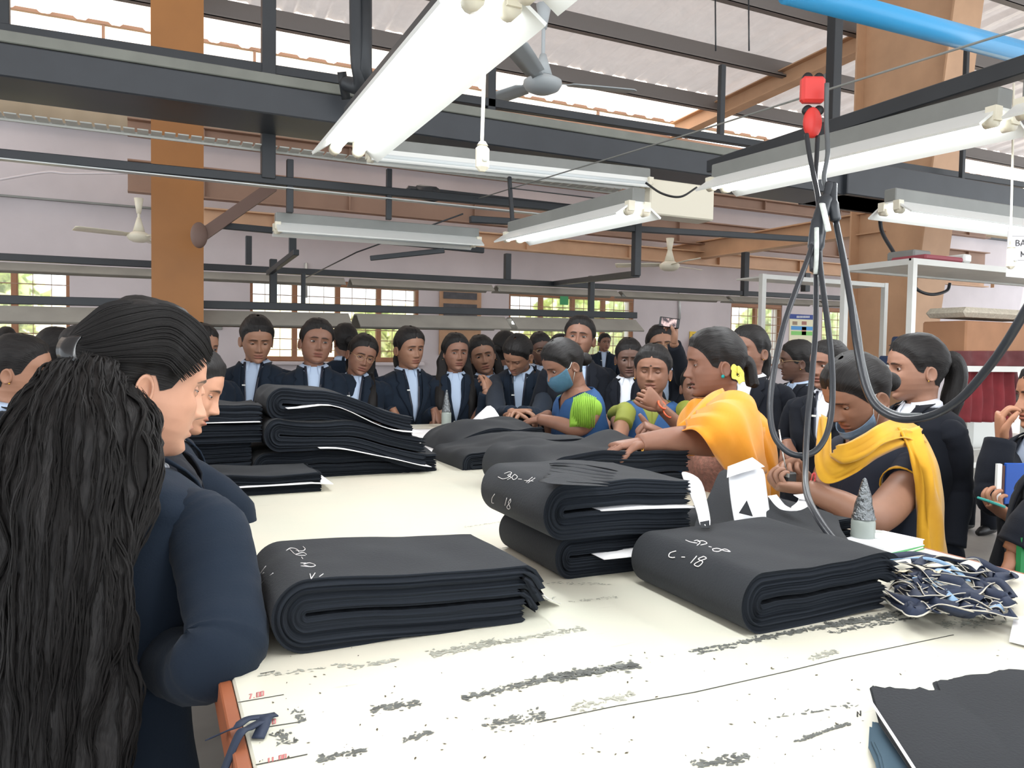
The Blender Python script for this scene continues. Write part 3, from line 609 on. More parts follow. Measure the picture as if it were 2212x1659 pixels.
def digits(px, py, txt, h, m, slant=0):
    """felt-tip figures on the table: strokes in a unit box"""
    G = {'0': [[(0, 0), (0, 1), (.6, 1), (.6, 0), (0, 0)]], '1': [[(.3, 0), (.3, 1)]], '7': [[(0, 0), (.6, 0), (.2, 1)]], '.': [[(.2, .9), (.3, 1)]], 'N': [[(0, 1), (0, 0), (.7, 1), (.7, 0)]]}
    for ch in txt:
        for st in G[ch]: tstroke([(px+x*h*.9, py+y*h-x*h*.25) for x, y in st], .0009, m, 'written_figure')
        px += h*.85; py -= h*.2
digits(538, 1500, '7.00', 10, rd); digits(572, 1558, '1.0', 10, rd); digits(578, 1638, '11.00', 10, rd); digits(1852, 1537, 'N', 11, mat('ink', (60, 60, 55), .7))
# tied strap at the near left of the table
M_navytape = mat('navy_tape', (28, 40, 62), .7, var=.15, vscale=30)
def ribbon(b, pts, w, wdir, mi=0, thick=.0012):
    q = cr(pts, 6); wd = np.asarray(wdir, float); T = np.gradient(q, axis=0); G = []
    for p, t_ in zip(q, T):
        s_ = np.cross(t_, wd); s_ = s_/(np.linalg.norm(s_)+1e-9) if np.linalg.norm(s_) > 1e-7 else np.array((1, 0, 0)); G.append([p-s_*w/2, p+s_*w/2])
    b.grid(np.array(G), mi)
b = MB(); Z = (0, 0, 1)
ribbon(b, [(.06, .93, TZ-.02), Pz(508, 1570, TZ+.01), Pz(535, 1553, TZ+.008), Pz(570, 1548, TZ+.006), Pz(597, 1543, TZ+.004)], .011, Z)
ribbon(b, [(.065, .85, TZ-.03), Pz(515, 1590, TZ+.01), Pz(540, 1572, TZ+.01), Pz(570, 1555, TZ+.009), Pz(582, 1548, TZ+.009)], .011, Z)
ribbon(b, [Pz(575, 1548, TZ+.010), Pz(568, 1570, TZ+.008), Pz(557, 1595, TZ+.003)], .014, Z)
tag(b.build('cloth_strap', M_navytape, solid=.0015), 'navy cloth strap knotted over the near left table edge', 'strap')
# ================================================================== CLOTH BUNDLES
def proj(p):
    q = np.asarray(p, float)-CAM; d = q@_f; return PW/2+F_PX*(q@_r)/d, PH/2-F_PX*(q@_u)/d, d
M_cloth = mat('black_suiting', (44, 46, 49), .9, spec=.15, var=.10, vscale=5, bump=.12, bscale=260, sheen=.05)
M_ply = layer_mat('ply_edges', (27, 30, 35), (44, 49, 56), 50)
M_paper = mat('white_paper', (238, 236, 236), .7)
M_chalk = mat('chalk', (215, 210, 208), .9)
def bundle(label, u0, u1, v0, v1, zb, T, gap=.004, over=0., droop=.0, dz=None, sd=1, jit=.004, rag=.006, rr=1.0, name='folded_cloth_bundle', group=None, plies=26, top_rag=.0, cat='cloth bundle', skew=0, wave=.0):
    """plies laid flat, folded once at the u0 side; the pile rests on z = zb"""
    rs = np.random.RandomState(sd); nb, na, nt, nw = 26, 22, plies, 22; e = gap/2
    def inner():
        pts = []; nrm = []
        zi = zb+T; ua = u0+T*rr+e
        for k in range(nb): s = k/(nb-1); pts.append((u1+(ua-u1)*s, zi)); nrm.append((0, -1))
        for k in range(1, na): a = -np.pi/2-np.pi*k/na; pts.append((ua+e*math.cos(a), zi+e+e*math.sin(a))); nrm.append((math.cos(a)*rr, math.sin(a)))
        for k in range(nb):
            s = k/(nb-1); u = ua+(u1+over-ua)*s; z = zi+gap
            if over and u > u1: z -= droop*((u-u1)/over)**2
            pts.append((u, z)); nrm.append((0, 1))
        return np.array(pts), np.array(nrm)
    I, N = inner(); S = len(I); jt = rs.randn(nt)*jit; ju0 = np.abs(rs.randn(nt))*rag; ju1 = np.abs(rs.randn(nt))*rag*(1+top_rag)
    def pos(si, t, w, k=None):
        p = I[si]+N[si]*T*t; sf = si/(S-1)
        u, z = p; v = v0+(v1-v0)*w
        if k is not None:
            edge = 1-abs(w*2-1) < .2
            if w in (0, 1): v += jt[k]*(1 if w == 0 else -1)*min(1, 3*min(t, 1-t)+.3)
        e0 = np.clip(1-sf*8, 0, 1); e1 = np.clip(sf*8-7, 0, 1)
        kk = int(t*(nt-1)); u += -ju0[kk]*e0-ju1[kk]*e1
        return (u+skew*(v-v0), v, z)
    def fin(G):
        G = np.array(G, float)
        n = vn(G, 9, 2); G[..., 2] += n*.004*sstep(zb, zb+T, G[..., 2]); G[..., 1] += vn(G+5, 7, 2)*.004
        if wave: G[..., 2] += wave*vn(np.stack([G[..., 0]*3, G[..., 1]*3, G[..., 2]*0+sd], -1), 2, 2)*sstep(zb, zb+T*2, G[..., 2])
        if dz: G[..., 2] += dz(G[..., 0], G[..., 1])
        return G
    b = MB()
    out = fin([[pos(i, 1, w/(nw-1), nt-1) for w in range(nw)] for i in range(S)]); b.grid(out, 0)
    b.grid(fin([[pos(i, 0, w/(nw-1), 0) for w in range(nw)] for i in range(S)]), 1, flip=True)
    for w, fl in ((0, True), (1, False)):
        G = fin([[pos(i, k/(nt-1), w, k) for k in range(nt)] for i in range(S)])
        U, V = np.meshgrid(np.linspace(0, 1, nt), np.linspace(0, 1, S)); b.grid(G, 1, uv=np.stack([V, U], -1), flip=not fl)
    for i, fl in ((0, False), (S-1, True)):
        G = fin([[pos(i, k/(nt-1), w/(nw-1), k) for w in range(nw)] for k in range(nt)]); U, V = np.meshgrid(np.linspace(0, 1, nw), np.linspace(0, 1, nt)); b.grid(G, 1, uv=np.stack([U, V], -1), flip=fl)
    root = empty(name, ((u0+u1)/2, (v0+v1)/2, zb), label, cat, group)
    o = b.build('cloth_plies', [M_cloth, M_ply], root)
    root['_s'] = 0; del root['_s']
    return root, out
def chalk(root, surf, strokes, r=.0007, name='chalk_mark', m=None):
    G = surf; Nn = np.cross(np.gradient(G, axis=0), np.gradient(G, axis=1)); Nn /= np.linalg.norm(Nn, axis=-1)[..., None]+1e-12
    A = G[:-1, :-1]; out = []; n = 6; Fp = []; Fn = []
    for a in range(n):
        for c in range(n):
            s, t = a/n, c/n
            Fp.append((G[:-1, :-1]*(1-s)*(1-t)+G[1:, :-1]*s*(1-t)+G[:-1, 1:]*(1-s)*t+G[1:, 1:]*s*t).reshape(-1, 3)); Fn.append(Nn[:-1, :-1].reshape(-1, 3))
    Fp = np.vstack(Fp); Fn = np.vstack(Fn); toc = CAM-Fp; sg = np.sign((Fn*toc).sum(1))
    x, y, d = proj(Fp); 
    for st in strokes:
        q = []; b = MB()
        for px, py in st:
            e = (x-px)**2+(y-py)**2; ok = np.where(e < 36)[0]
            if len(ok) == 0: ok = [int(np.argmin(e))]
            near = d[ok].min(); ok = [i for i in ok if d[i] < near+.03]; i = min(ok, key=lambda i: e[i])
            nn = toc[i]/np.linalg.norm(toc[i]); q.append(Fp[i]+nn*.0022)
        if len(q) > 1: b.tube(cr(q, 3), r, 5); b.build(name, m or M_chalk, root)
b1, s1 = bundle('near left black cloth bundle chalked 24-10, lying alone on the table', .150, .545, 1.09, 1.335, TZ, .0495, gap=.005, over=.035, droop=.03, sd=3, rr=.95, top_rag=1.5,
    dz=lambda u, v: -.016*sstep(.2, .54, u)*sstep(TZ+.0, TZ+.1, TZ+.1))
chalk(b1, s1, [[(646, 1192), (640, 1187), (627, 1184), (619, 1189)], [(627, 1187), (640, 1198), (660, 1200)], [(655, 1180), (660, 1186), (652, 1190), (640, 1188)], [(638, 1198), (655, 1193), (663, 1197)], [(652, 1203), (653, 1208)],
    [(648, 1217), (662, 1216)], [(650, 1222), (668, 1224)], [(656, 1218), (668, 1217), (682, 1221), (670, 1225), (656, 1221)], [(574, 1223), (562, 1240)], [(590, 1238), (564, 1260)], [(570, 1237), (567, 1240)], [(668, 1240), (673, 1248)], [(680, 1238), (672, 1250)], [(698, 1239), (690, 1245)]])
def sheet(name, label, pts, m=M_paper, nx=None, cat='paper', parent=None, th=.001, group=None, sub=0):
    G = np.array(pts, float); b = MB(); b.grid(G); o = b.build(name, m, parent, solid=th, sub=sub)
    if parent is None: tag(o, label, cat, group)
    return o
sheet('paper_sheet', 'white paper tongue poking out of the right end of the 24-10 bundle', [[(.49, 1.1, 1.021), (.49, 1.22, 1.023)], [(.565, 1.10, 1.018), (.57, 1.22, 1.016)], [(.60, 1.12, .99), (.60, 1.2, .985)], [(.63, 1.13, .974), (.62, 1.18, .974)]])
b2, s2 = bundle('black cloth bundle underneath the one chalked 30-4', .69, 1.0, 1.26, 1.52, TZ, .038, gap=.006, sd=5, rr=.8)
sheet('paper_sheet', 'white paper tongue in the fold of the bundle beneath 30-4', [[(.775, 1.225, 1.012), (.775, 1.4, 1.012)], [(.84, 1.215, 1.014), (.84, 1.4, 1.014)], [(.90, 1.215, 1.02), (.9, 1.4, 1.02)]], th=.002)
b3, s3 = bundle('black cloth bundle chalked 30-4 and 6 18 stacked on another bundle', .648, .985, 1.235, 1.525, TZ+.083, .050, gap=.006, sd=8, rr=.85, dz=lambda u, v: -.012*sstep(.8, 1.0, u))
chalk(b3, s3, [[(1076, 1030), (1086, 1034), (1098, 1031), (1104, 1024)], [(1089, 1023), (1100, 1019), (1106, 1022), (1096, 1027), (1104, 1031), (1096, 1036)], [(1112, 1024), (1106, 1031), (1110, 1036), (1118, 1030), (1112, 1024)], [(1120, 1035), (1127, 1036)],
    [(1150, 1031), (1136, 1042)], [(1156, 1032), (1140, 1044)], [(1132, 1038), (1152, 1039)], [(1068, 1067), (1063, 1076), (1062, 1086), (1066, 1087)], [(1095, 1076), (1091, 1092)], [(1103, 1078), (1098, 1086), (1102, 1096), (1098, 1100), (1095, 1094), (1103, 1084), (1103, 1078)]])
sheet('paper_sheet', 'long white paper in the fold of the 30-4 bundle', [[(.77, 1.23, 1.104), (.77, 1.4, 1.104)], [(.87, 1.215, 1.104), (.87, 1.4, 1.104)], [(.98, 1.215, 1.098), (.98, 1.4, 1.098)]], th=.002)
b4, s4 = bundle('right black cloth bundle chalked 32-8 and 6-18 at the table edge', .815, 1.135, .90, 1.19, TZ, .044, gap=.007, over=.03, droop=.01, sd=12, rr=.9, top_rag=1.2, dz=lambda u, v: .006*sstep(.95, 1.15, u))
chalk(b4, s4, [[(1481, 1167), (1492, 1171), (1506, 1173)], [(1499, 1168), (1508, 1167), (1512, 1172), (1506, 1178)], [(1506, 1170), (1518, 1168), (1528, 1174), (1514, 1178)], [(1532, 1181), (1538, 1182)], [(1540, 1186), (1552, 1185), (1566, 1190), (1578, 1191), (1566, 1186), (1552, 1192), (1542, 1190), (1540, 1186)],
    [(1460, 1191), (1448, 1195), (1445, 1202), (1452, 1204), (1457, 1203)], [(1473, 1204), (1479, 1204)], [(1505, 1201), (1492, 1217)], [(1520, 1202), (1508, 1208), (1518, 1214), (1508, 1223), (1499, 1219), (1512, 1211), (1526, 1206), (1520, 1202)]], r=.0009)
# left pile
bundle('lowest front black cloth bundle of the left pile, paper on top', .06, .47, 2.34, 2.58, TZ, .027, gap=.003, sd=21, wave=.006)
bundle('bottom black cloth bundle in the back of the left pile', .30, .93, 2.60, 2.95, TZ, .04, gap=.004, sd=22, wave=.012, dz=lambda u, v: -.02*sstep(.7, .95, u))
pA, sA = bundle('middle drooping black cloth bundle of the left pile', .33, .88, 2.57, 2.92, TZ+.083, .048, gap=.005, sd=23, wave=.012, dz=lambda u, v: .012-.085*sstep(.55, .9, u), top_rag=1)
bundle('topmost arched black cloth bundle of the left pile', .34, .84, 2.60, 2.92, TZ+.188, .050, gap=.008, sd=24, wave=.012, dz=lambda u, v: -.10*sstep(.5, .86, u)+.008*np.sin((u-.34)*6))
bundle('black cloth bundle at the far left of the left pile, lower', .02, .30, 2.62, 2.92, TZ, .06, gap=.004, sd=25, wave=.01)
bundle('black cloth bundle at the far left of the left pile, upper', -.0, .33, 2.60, 2.92, TZ+.125, .06, gap=.006, sd=26, wave=.015, dz=lambda u, v: .0*u)
def strip(name, lab, f, ua, ub, v0, w, n=14, th=.0015):
    G = [[(u, v0+vn(np.array([u*3, 0, 0]))*.008, f(u)) for u in [ua+(ub-ua)*i/(n-1)]][0:1]+[(ua+(ub-ua)*i/(n-1), v0+w, f(ua+(ub-ua)*i/(n-1)))] for i in range(n)]
    return sheet(name, lab, G, th=th)
strip('paper_sheet', 'white paper curling from the fold of the topmost left bundle', lambda u: 1.2125-.103*sstep(.5, .86, u)-.006*math.sin(u*20), .40, .86, 2.55, .2)
strip('paper_sheet', 'white paper under the middle bundle of the left pile', lambda u: 1.072-.075*sstep(.55, .9, u)-.004*math.sin(u*22), .50, .89, 2.535, .2)
strip('paper_sheet', 'white paper between the lowest bundles of the left pile', lambda u: TZ+.0285-.006*sstep(.44, .50, u), .08, .50, 2.325, .22)
strip('paper_sheet', 'white paper under the far left upper bundle', lambda u: 1.163, .02, .32, 2.585, .2)
# centre piles
bundle('soft flat black cloth bundle in the middle of the table', 1.02, 1.56, 2.58, 2.92, TZ, .042, gap=.004, sd=31, wave=.02, dz=lambda u, v: -.035*(1-sstep(1.0, 1.25, u)))
bundle('black cloth bundle behind the soft middle bundle', 1.12, 1.56, 2.98, 3.35, TZ, .055, gap=.004, sd=32, wave=.02, dz=lambda u, v: -.06*(1-sstep(1.1, 1.3, u)))
bundle('black cloth bundle under the pointing hand', 1.00, 1.50, 1.90, 2.35, TZ, .066, gap=.005, sd=33, wave=.02, dz=lambda u, v: -.02*(1-sstep(1.0, 1.2, u))+.005)
bundle('low black cloth bundle behind the 32-8 bundle', 1.17, 1.50, 1.28, 1.55, TZ, .022, gap=.003, sd=34, wave=.012)
b = MB(); rnd = random.Random(4)
for k in range(7):
    a = Pz(1188+k*6, 1004+k*4, 1.163+.003*k); c = Pz(1338-k*9, 1020+k*5, 1.165+.003*k); d = c-a; s_ = np.array((-.02-.01*k, .05, .0)); m_ = (a+c)/2+np.array((0, 0, .012-.003*k))
    b.grid(np.array([[a, a+s_*.3], [m_-s_*.3, m_+s_], [c-s_*.6, c+s_*.6]]), 0)
tag(b.build('cut_piece_fan', M_cloth, solid=.0015, sub=1), 'fan of loose black cut pieces on top of the 30-4 bundle', 'cloth')
# pieces at the bottom right corner
def slab(label, px, z, th, jag=(), m=M_cloth, name='cut_cloth_pieces'):
    pts = [Pz(x, y, z) for x, y in px]; q = []; r = random.Random(len(px)*7+int(z*1000))
    for i, p in enumerate(pts):
        n = pts[(i+1) % len(pts)]; q.append(p)
        if i in jag:
            for k in range(1, 10): t = k/10; q.append(p+(n-p)*t+np.array((r.gauss(0, .0015), r.gauss(0, .003), 0)))
    b = MB(); nq = len(q); L = 6
    for l in range(L):
        of = np.array((r.gauss(0, .0015), r.gauss(0, .0015), 0)); b.prism([p+of-(0, 0, th*(L-l)/L) for p in q], (0, 0, 0), (0, 0, th/L*.8))
    return tag(b.build(name, m), label, 'cloth')
slab('stack of dark cut pieces with ragged top edge in the near right corner', [(2022, 1470), (2150, 1448), (2260, 1440), (2700, 1900), (2300, 1900), (2060, 1560)], TZ+.020, .018, (0, 1))
slab('dark cut pieces with a white edge line at the near right', [(1884, 1484), (1945, 1487), (2036, 1492), (2130, 1560), (2420, 1900), (2130, 1900), (1960, 1640), (1905, 1560)], TZ+.030, .008, (0, 1))
slab('slate blue piece under the white-edged pieces at the near right', [(1886, 1556), (1900, 1560), (2010, 1720), (1990, 1800), (1960, 1720), (1905, 1655), (1899, 1630), (1884, 1598)], TZ+.016, .012, (), mat('slate_cloth', (62, 84, 98), .85, var=.1))
b = MB(); b.tube([Pz(1877, 1509, TZ+.034), Pz(1905, 1552, TZ+.033), Pz(1935, 1598, TZ+.033), Pz(1976, 1662, TZ+.033), Pz(2040, 1760, TZ+.033)], .0016, 6); tag(b.build('white_piping', M_paper), 'thin white piping along the near right cut pieces', 'piping')
p = np.array([Pz(2190, 1335, TZ+.012), Pz(2225, 1330, TZ+.014), Pz(2240, 1400, TZ+.006), Pz(2180, 1385, TZ+.004)])
tag(MB().add(np.array([p[3], p[2], p[1], p[0]]), [(0, 1, 2, 3)], smooth=False).build('paper_slip', M_paper, solid=.002), 'white paper slip at the right edge beside the ribbons', 'paper')
# marker paper at the far end
G = []; nn = 22
for i in range(nn):
    row = []
    for j in range(nn):
        u = .92+(.66)*i/(nn-1); v = 2.98+1.02*j/(nn-1)+(.0 if i < 99 else 0)
        z = TZ+.003+.17*sstep(1.42, 1.62, u)*math.exp(-((v-3.62)/.20)**2)+.004*float(vn(np.array([u*4, v*4, 0.])))**2
        row.append((u, v, z))
    G.append(row)
sheet('marker_paper', 'large white marker paper with a raised corner at the far end of the table', G)
# foil wrapped cone bottles
def foil():
    m = mat('silver_foil', (190, 195, 195), .22, metal=.85); 
    return m
def cone_bottle(c, h, r, lab, dark=1.0):
    root = empty('cone_bottle', c, lab, 'bottle')
    b = MB(); b.lathe([(0, 0), (r*.95, 0), (r, .004), (r, h*.36), (r*.93, h*.40), (r*.8, h*.41), (0, h*.41)], c, 28); b.build('base', mat('bottle_grey', (150, 158, 152), .35, var=.05), root)
    prof = [(r*.86*(1-t)**.9+.004, h*(.41+.57*t)) for t in np.linspace(0, 1, 30)]+[(0, h)]
    G = np.array([[(rr*math.cos(a), rr*math.sin(a), z) for a in np.arange(28)/28*6.2832] for rr, z in prof])
    G[:, :, :2] *= (1+.10*vn(G*np.array((1, 1, .6)), 70, 2))[..., None]
    b = MB(); b.grid(G+np.asarray(c), close=True, smooth=False); b.build('foil_wrap', mat('silver_foil', (120, 124, 126), .3, metal=.9, bump=.7, bscale=120), root)
cone_bottle(Pz(1863, 1180, TZ), .158, .026, 'foil-wrapped cone bottle on the right table edge by the yellow dupatta')
cone_bottle(Pz(964, 923, TZ), .215, .028, 'foil-wrapped cone bottle standing at the far table corner')
# books, roll
def book(c, sx, sy, h, ang, cover, lab, page=None, name='exercise_book'):
    root = empty(name, c, lab, 'book'); a = R(ang); rot = np.array(((math.cos(a), -math.sin(a), 0), (math.sin(a), math.cos(a), 0), (0, 0, 1)))
    b = MB(); b.box(np.array(c)+(0, 0, h/2), (sx-.004, sy-.004, h-.002), rot=rot); b.build('pages', mat('page_white', (236, 236, 232), .8), root)
    b = MB(); b.box(np.array(c)+(0, 0, h-.0008), (sx, sy, .0016), rot=rot); b.box(np.array(c)+(0, 0, .0008), (sx, sy, .0016), rot=rot); b.box(np.array(c)+rot@np.array((-sx/2, 0, h/2)), (.002, sy, h), rot=rot); b.build('cover', cover, root)
bk = Pz(1925, 1186, TZ); bk[0] = 1.50; bk[1] = 1.225
book((1.505, 1.19, TZ), .15, .09, .008, 12, mat('cover_green', (30, 150, 60), .4), 'green-covered book under the white papers at the table edge')
book((1.50, 1.20, TZ+.008), .16, .10, .014, 8, mat('cover_white', (235, 236, 240), .5), 'white exercise books stacked on the green one')
c = np.array((1.50, 1.215, TZ+.022)); b = MB()
b.lathe([(.009, 0), (.019, 0), (.020, .001), (.020, .012), (.019, .013), (.009, .013), (.009, 0)], c, 28); tag(b.build('tape_roll', M_white), 'white tape roll lying on the white exercise books', 'roll')
for px, lab in ((988, 'small white roll beside the far cone bottle'), (1021, 'small white roll in front of the student with hand at chin')):
    c = Pz(px, 918, TZ+.004); b = MB(); b.lathe([(.008, 0), (.022, 0), (.022, .022), (.008, .022), (.008, 0)], c, 20); tag(b.build('tape_roll', M_white), lab, 'roll')
# plastic-wrapped paper stubs among the cloth
root = empty('curved_paper_strip', P(1500, 1130, 1.62), 'curved white paper strip standing between the bundles', 'paper'); G = []
for x0, x1, y, d in ((1470, 1484, 1020, 1.62), (1474, 1512, 1030, 1.60), (1480, 1522, 1052, 1.57), (1496, 1528, 1082, 1.54), (1506, 1534, 1110, 1.51), (1510, 1538, 1140, 1.47)): G.append([P(x0, y, d), P((x0+x1)/2, y-2, d-.008), P(x1, y, d)])
b = MB(); b.grid(np.array(G)); b.build('paper', M_paper, root, solid=.001, sub=1)
b = MB(); b.add([P(1512, 1128, 1.48), P(1532, 1124, 1.48), P(1533, 1141, 1.462), P(1515, 1141, 1.462)], [(0, 1, 2, 3)], smooth=False); b.build('dark_label', M_cloth, root, solid=.001)
root = empty('paper_pouch', P(1620, 1130, 1.6), 'glossy white paper pouch with a dark triangular tear', 'pouch'); G = []
for x0, x1, y, d in ((1572, 1652, 1008, 1.80), (1573, 1655, 1040, 1.75), (1577, 1660, 1080, 1.70), (1582, 1665, 1110, 1.66), (1586, 1669, 1137, 1.62)): G.append([P(x0+(x1-x0)*t, y-(3 if t == .5 else 0), d-(.006 if 0 < t < 1 else 0)) for t in (0, .25, .5, .75, 1)])
b = MB(); b.grid(np.array(G)); b.build('pouch_sheet', mat('gloss_white', (226, 228, 232), .22), root, solid=.0015, sub=1)
b = MB(); b.grid(np.array([[P(1570, 1032, 1.74), P(1572, 1008, 1.78)], [P(1600, 1022, 1.74), P(1620, 990, 1.80)], [P(1652, 1008, 1.77), P(1625, 988, 1.81)]])); b.build('turned_top', M_paper, root, solid=.001)
b = MB(); b.add([P(1596, 1108, 1.625), P(1613, 1081, 1.645), P(1626, 1115, 1.62)], [(0, 1, 2)], smooth=False); b.build('torn_hole', M_cloth, root, solid=.002)
def drape(label, rows, name='draped_cloth', m=M_cloth, th=.004, sd=0, amp=.006, sub=1, cat='cloth'):
    G = np.array([[P(*q) for q in r_] for r_ in rows]); b = MB(); b.grid(G); o = b.build(name, m, None, solid=th, sub=sub+1); return tag(o, label, cat)
drape('black cloth heaped behind the white pouch', [[(1548, 1030, 1.95), (1556, 1012, 2.0), (1580, 1010, 2.05)], [(1530, 1075, 1.85), (1560, 1060, 1.88), (1590, 1060, 1.95)], [(1500, 1120, 1.75), (1560, 1120, 1.75), (1600, 1115, 1.8)], [(1490, 1160, 1.65), (1560, 1150, 1.65), (1600, 1150, 1.7)]])
drape('black cloth held by the woman in the yellow dupatta', [[(1668, 1060, 1.75), (1700, 1085, 1.72), (1760, 1095, 1.74), (1815, 1112, 1.78)], [(1650, 1100, 1.68), (1700, 1115, 1.66), (1760, 1122, 1.68), (1815, 1140, 1.72)], [(1655, 1140, 1.58), (1720, 1150, 1.55), (1780, 1160, 1.55), (1830, 1160, 1.62)], [(1670, 1165, 1.52), (1730, 1175, 1.46), (1790, 1190, 1.44), (1850, 1185, 1.5)]])
root = empty('white_lining', P(1700, 1085, 1.66), 'white lining loops hanging from the held black cloth', 'cloth')
b = MB(); ribbon(b, [P(1668, 1070, 1.66), P(1690, 1095, 1.64), P(1715, 1100, 1.62), P(1740, 1082, 1.64), P(1725, 1068, 1.66)], .03, (0, 0, 1)); b.build('lining_loop', M_paper, root, solid=.001)
# ribbon scraps
M_rib = mat('ribbon_navy', (32, 42, 64), .75, var=.2, vscale=40); M_rw = mat('ribbon_edge', (196, 190, 176), .8); M_rb = mat('ribbon_pale_blue', (128, 160, 190), .6)
rnd = random.Random(11)
def scrap(pts, w, m, lab, edge=True):
    q = cr(pts, 7); G = []; G2 = []; T = np.gradient(q, axis=0)
    for i, (p, t_) in enumerate(zip(q, T)):
        a = .9*math.sin(i*.21+pts[0][0]*40); up = np.array((0, 0, 1.)); s_ = np.cross(t_, up); s_ /= np.linalg.norm(s_)+1e-9; n = np.cross(s_, t_); n /= np.linalg.norm(n)+1e-9
        wd = s_*math.cos(a)+n*math.sin(a); G.append([p-wd*w/2, p+wd*w*.38]); G2.append([p+wd*w*.38, p+wd*w*.5])
    b = MB(); b.grid(np.array(G), 0); b.grid(np.array(G2), 1 if edge else 0); return tag(b.build('ribbon_scrap', [m, M_rw], None, solid=.0012), lab, 'ribbon', 'loose ribbon scraps beside the 32-8 bundle')
k = 0
for k in range(30):
    x0 = rnd.uniform(1905, 1990); y0 = rnd.uniform(1212, 1290); pts = []; L = rnd.randint(5, 7); ang = rnd.uniform(-.5, .5); x, y = x0, y0
    for i in range(L):
        pts.append(Pz(min(2188, x), min(1325, max(1198, y)), TZ+.008+.022*rnd.random()+(.012 if 1950 < x < 2120 else 0))); x += rnd.uniform(18, 60); y += rnd.uniform(-18, 30)+(x-1900)*.02
    m_ = M_rb if k % 12 == 3 else M_rib
    scrap(pts, rnd.uniform(.015, .021), m_, 'pale blue ribbon scrap in the tangle on the right table edge' if m_ is M_rb else 'navy ribbon scrap with pale edge in the tangle on the right table edge')
for x, y, r_ in ((2175, 1295, .016), (2150, 1322, .018), (2050, 1300, .02), (1990, 1255, .018), (2120, 1240, .02)):
    c = Pz(x, y, TZ+.014); scrap([c+np.array((r_*math.cos(a), r_*.6*math.sin(a), .010*math.sin(a*2))) for a in np.linspace(0, 5.6, 8)], .012, M_rib, 'curled navy ribbon loop in the tangle on the right table edge')
scrap([Pz(1915, 1205, TZ+.02), Pz(1990, 1197, TZ+.025), Pz(2060, 1215, TZ+.03), Pz(2105, 1250, TZ+.03), Pz(2120, 1280, TZ+.02)], .016, M_rib, 'long navy ribbon arching over the tangle')
scrap([Pz(1905, 1212, TZ+.03), Pz(1990, 1205, TZ+.034), Pz(2050, 1222, TZ+.038), Pz(2092, 1255, TZ+.036)], .008, M_rb, 'long pale blue ribbon arching over the tangle', False)
for x, y in ((1950, 1240), (2075, 1275), (2020, 1243)):
    c = Pz(x, y, TZ+.034); G = [[c+np.array((i*.010, j*.006, .004*math.sin(i+j)))+np.array([rnd.gauss(0, .002) for _ in range(3)]) for j in range(4)] for i in range(5)]
    sheet('lace_scrap', 'frayed cream lace scrap on the ribbon tangle', G, m=mat('lace_cream', (205, 196, 172), .9), cat='cloth', th=.0008, group='cream lace scraps on the ribbon tangle')
# ================================================================== HANGING CUTTER CABLES
M_cable = mat('cable_black', (40, 43, 48), .32); M_cgrey = mat('cable_grey', (92, 96, 98), .35)
def cable(pts, r, lab, m=M_cable, name='hanging_cable', group=None):
    b = MB(); b.tube(cr([P(*q) for q in pts], 8), r, 10); return tag(b.build(name, m), lab, 'cable', group)
M_red = mat('trolley_red', (226, 62, 56), .4)
for y, lab in ((195, 'red cable trolley box on the stay wire, upper'), (265, 'red cable trolley below the upper one')):
    root = empty('cable_trolley', P(1755, y, 2.2), lab, 'trolley'); c = P(1755, y, 2.2)
    b = MB()
    if y < 200: b.box(c, (.068, .03, .074), bev=.008, rot=np.array(Matrix.Rotation(-YAW, 3, 'Z')))
    else: b.ell(c, (.031, .02, .044), 14)
    b.build('housing', M_red, root)
    b = MB(); 
    for dx in (-.014, .014): b.lathe([(0, -.006), (.014, -.006), (.014, .006), (0, .006)], c+np.array((dx*_r0[0]*1.2, dx*_r0[1], .034)), 16, axis=(_f[0], _f[1], 0))
    b.build('wheel', M_black, root)
cable([(1742, 290, 2.18), (1748, 330, 2.16), (1756, 372, 2.14), (1764, 410, 2.12), (1768, 440, 2.1), (1770, 500, 2.08)], .0065, 'black cable dropping from the left side of the trolleys')
cable([(1766, 295, 2.2), (1764, 345, 2.18), (1762, 395, 2.14), (1772, 440, 2.12), (1778, 480, 2.1)], .0065, 'black cable dropping from the middle of the trolleys')
cable([(1786, 180, 2.15), (1785, 260, 2.15), (1788, 330, 2.13), (1780, 385, 2.12), (1790, 420, 2.1)], .0065, 'grey cable rising beside the red trolleys', M_cgrey)
root = empty('taped_cable_joint', P(1780, 470, 2.08), 'taped cable joint with torn white tape above the loops', 'cable')
b = MB(); b.tube(cr([P(1792, 396, 2.1), P(1785, 430, 2.09), P(1770, 480, 2.08), P(1762, 540, 2.07), P(1764, 590, 2.07)]), [.012]*8+[.020]*8+[.022]*8+[.018]*8+[.008], 12); b.tube(cr([P(1800, 398, 2.1), P(1800, 440, 2.08), P(1806, 480, 2.08)]), [.011]*8+[.014]*8+[.007], 10); b.build('black_tape', M_duct, root)
b = MB(); b.tube(cr([P(1776, 440, 2.05), P(1783, 470, 2.04), P(1790, 500, 2.04)]), .011, 8, flat=.4); b.tube(cr([P(1764, 492, 2.04), P(1764, 540, 2.035), P(1762, 592, 2.04)]), .006, 8); b.build('white_tape', mat('dirty_white', (200, 205, 198), .6, var=.15, vscale=60), root)
cable([(1768, 480, 2.1), (1750, 545, 2.05), (1722, 620, 1.98), (1694, 700, 1.92), (1672, 800, 1.87), (1663, 880, 1.84), (1672, 940, 1.82), (1700, 975, 1.8), (1735, 984, 1.79), (1768, 968, 1.8), (1790, 925, 1.82), (1798, 860, 1.85), (1796, 780, 1.9), (1788, 700, 1.95), (1776, 610, 2.02), (1768, 540, 2.06)], .0072, 'black cable hanging in a closed loop left of the joint')
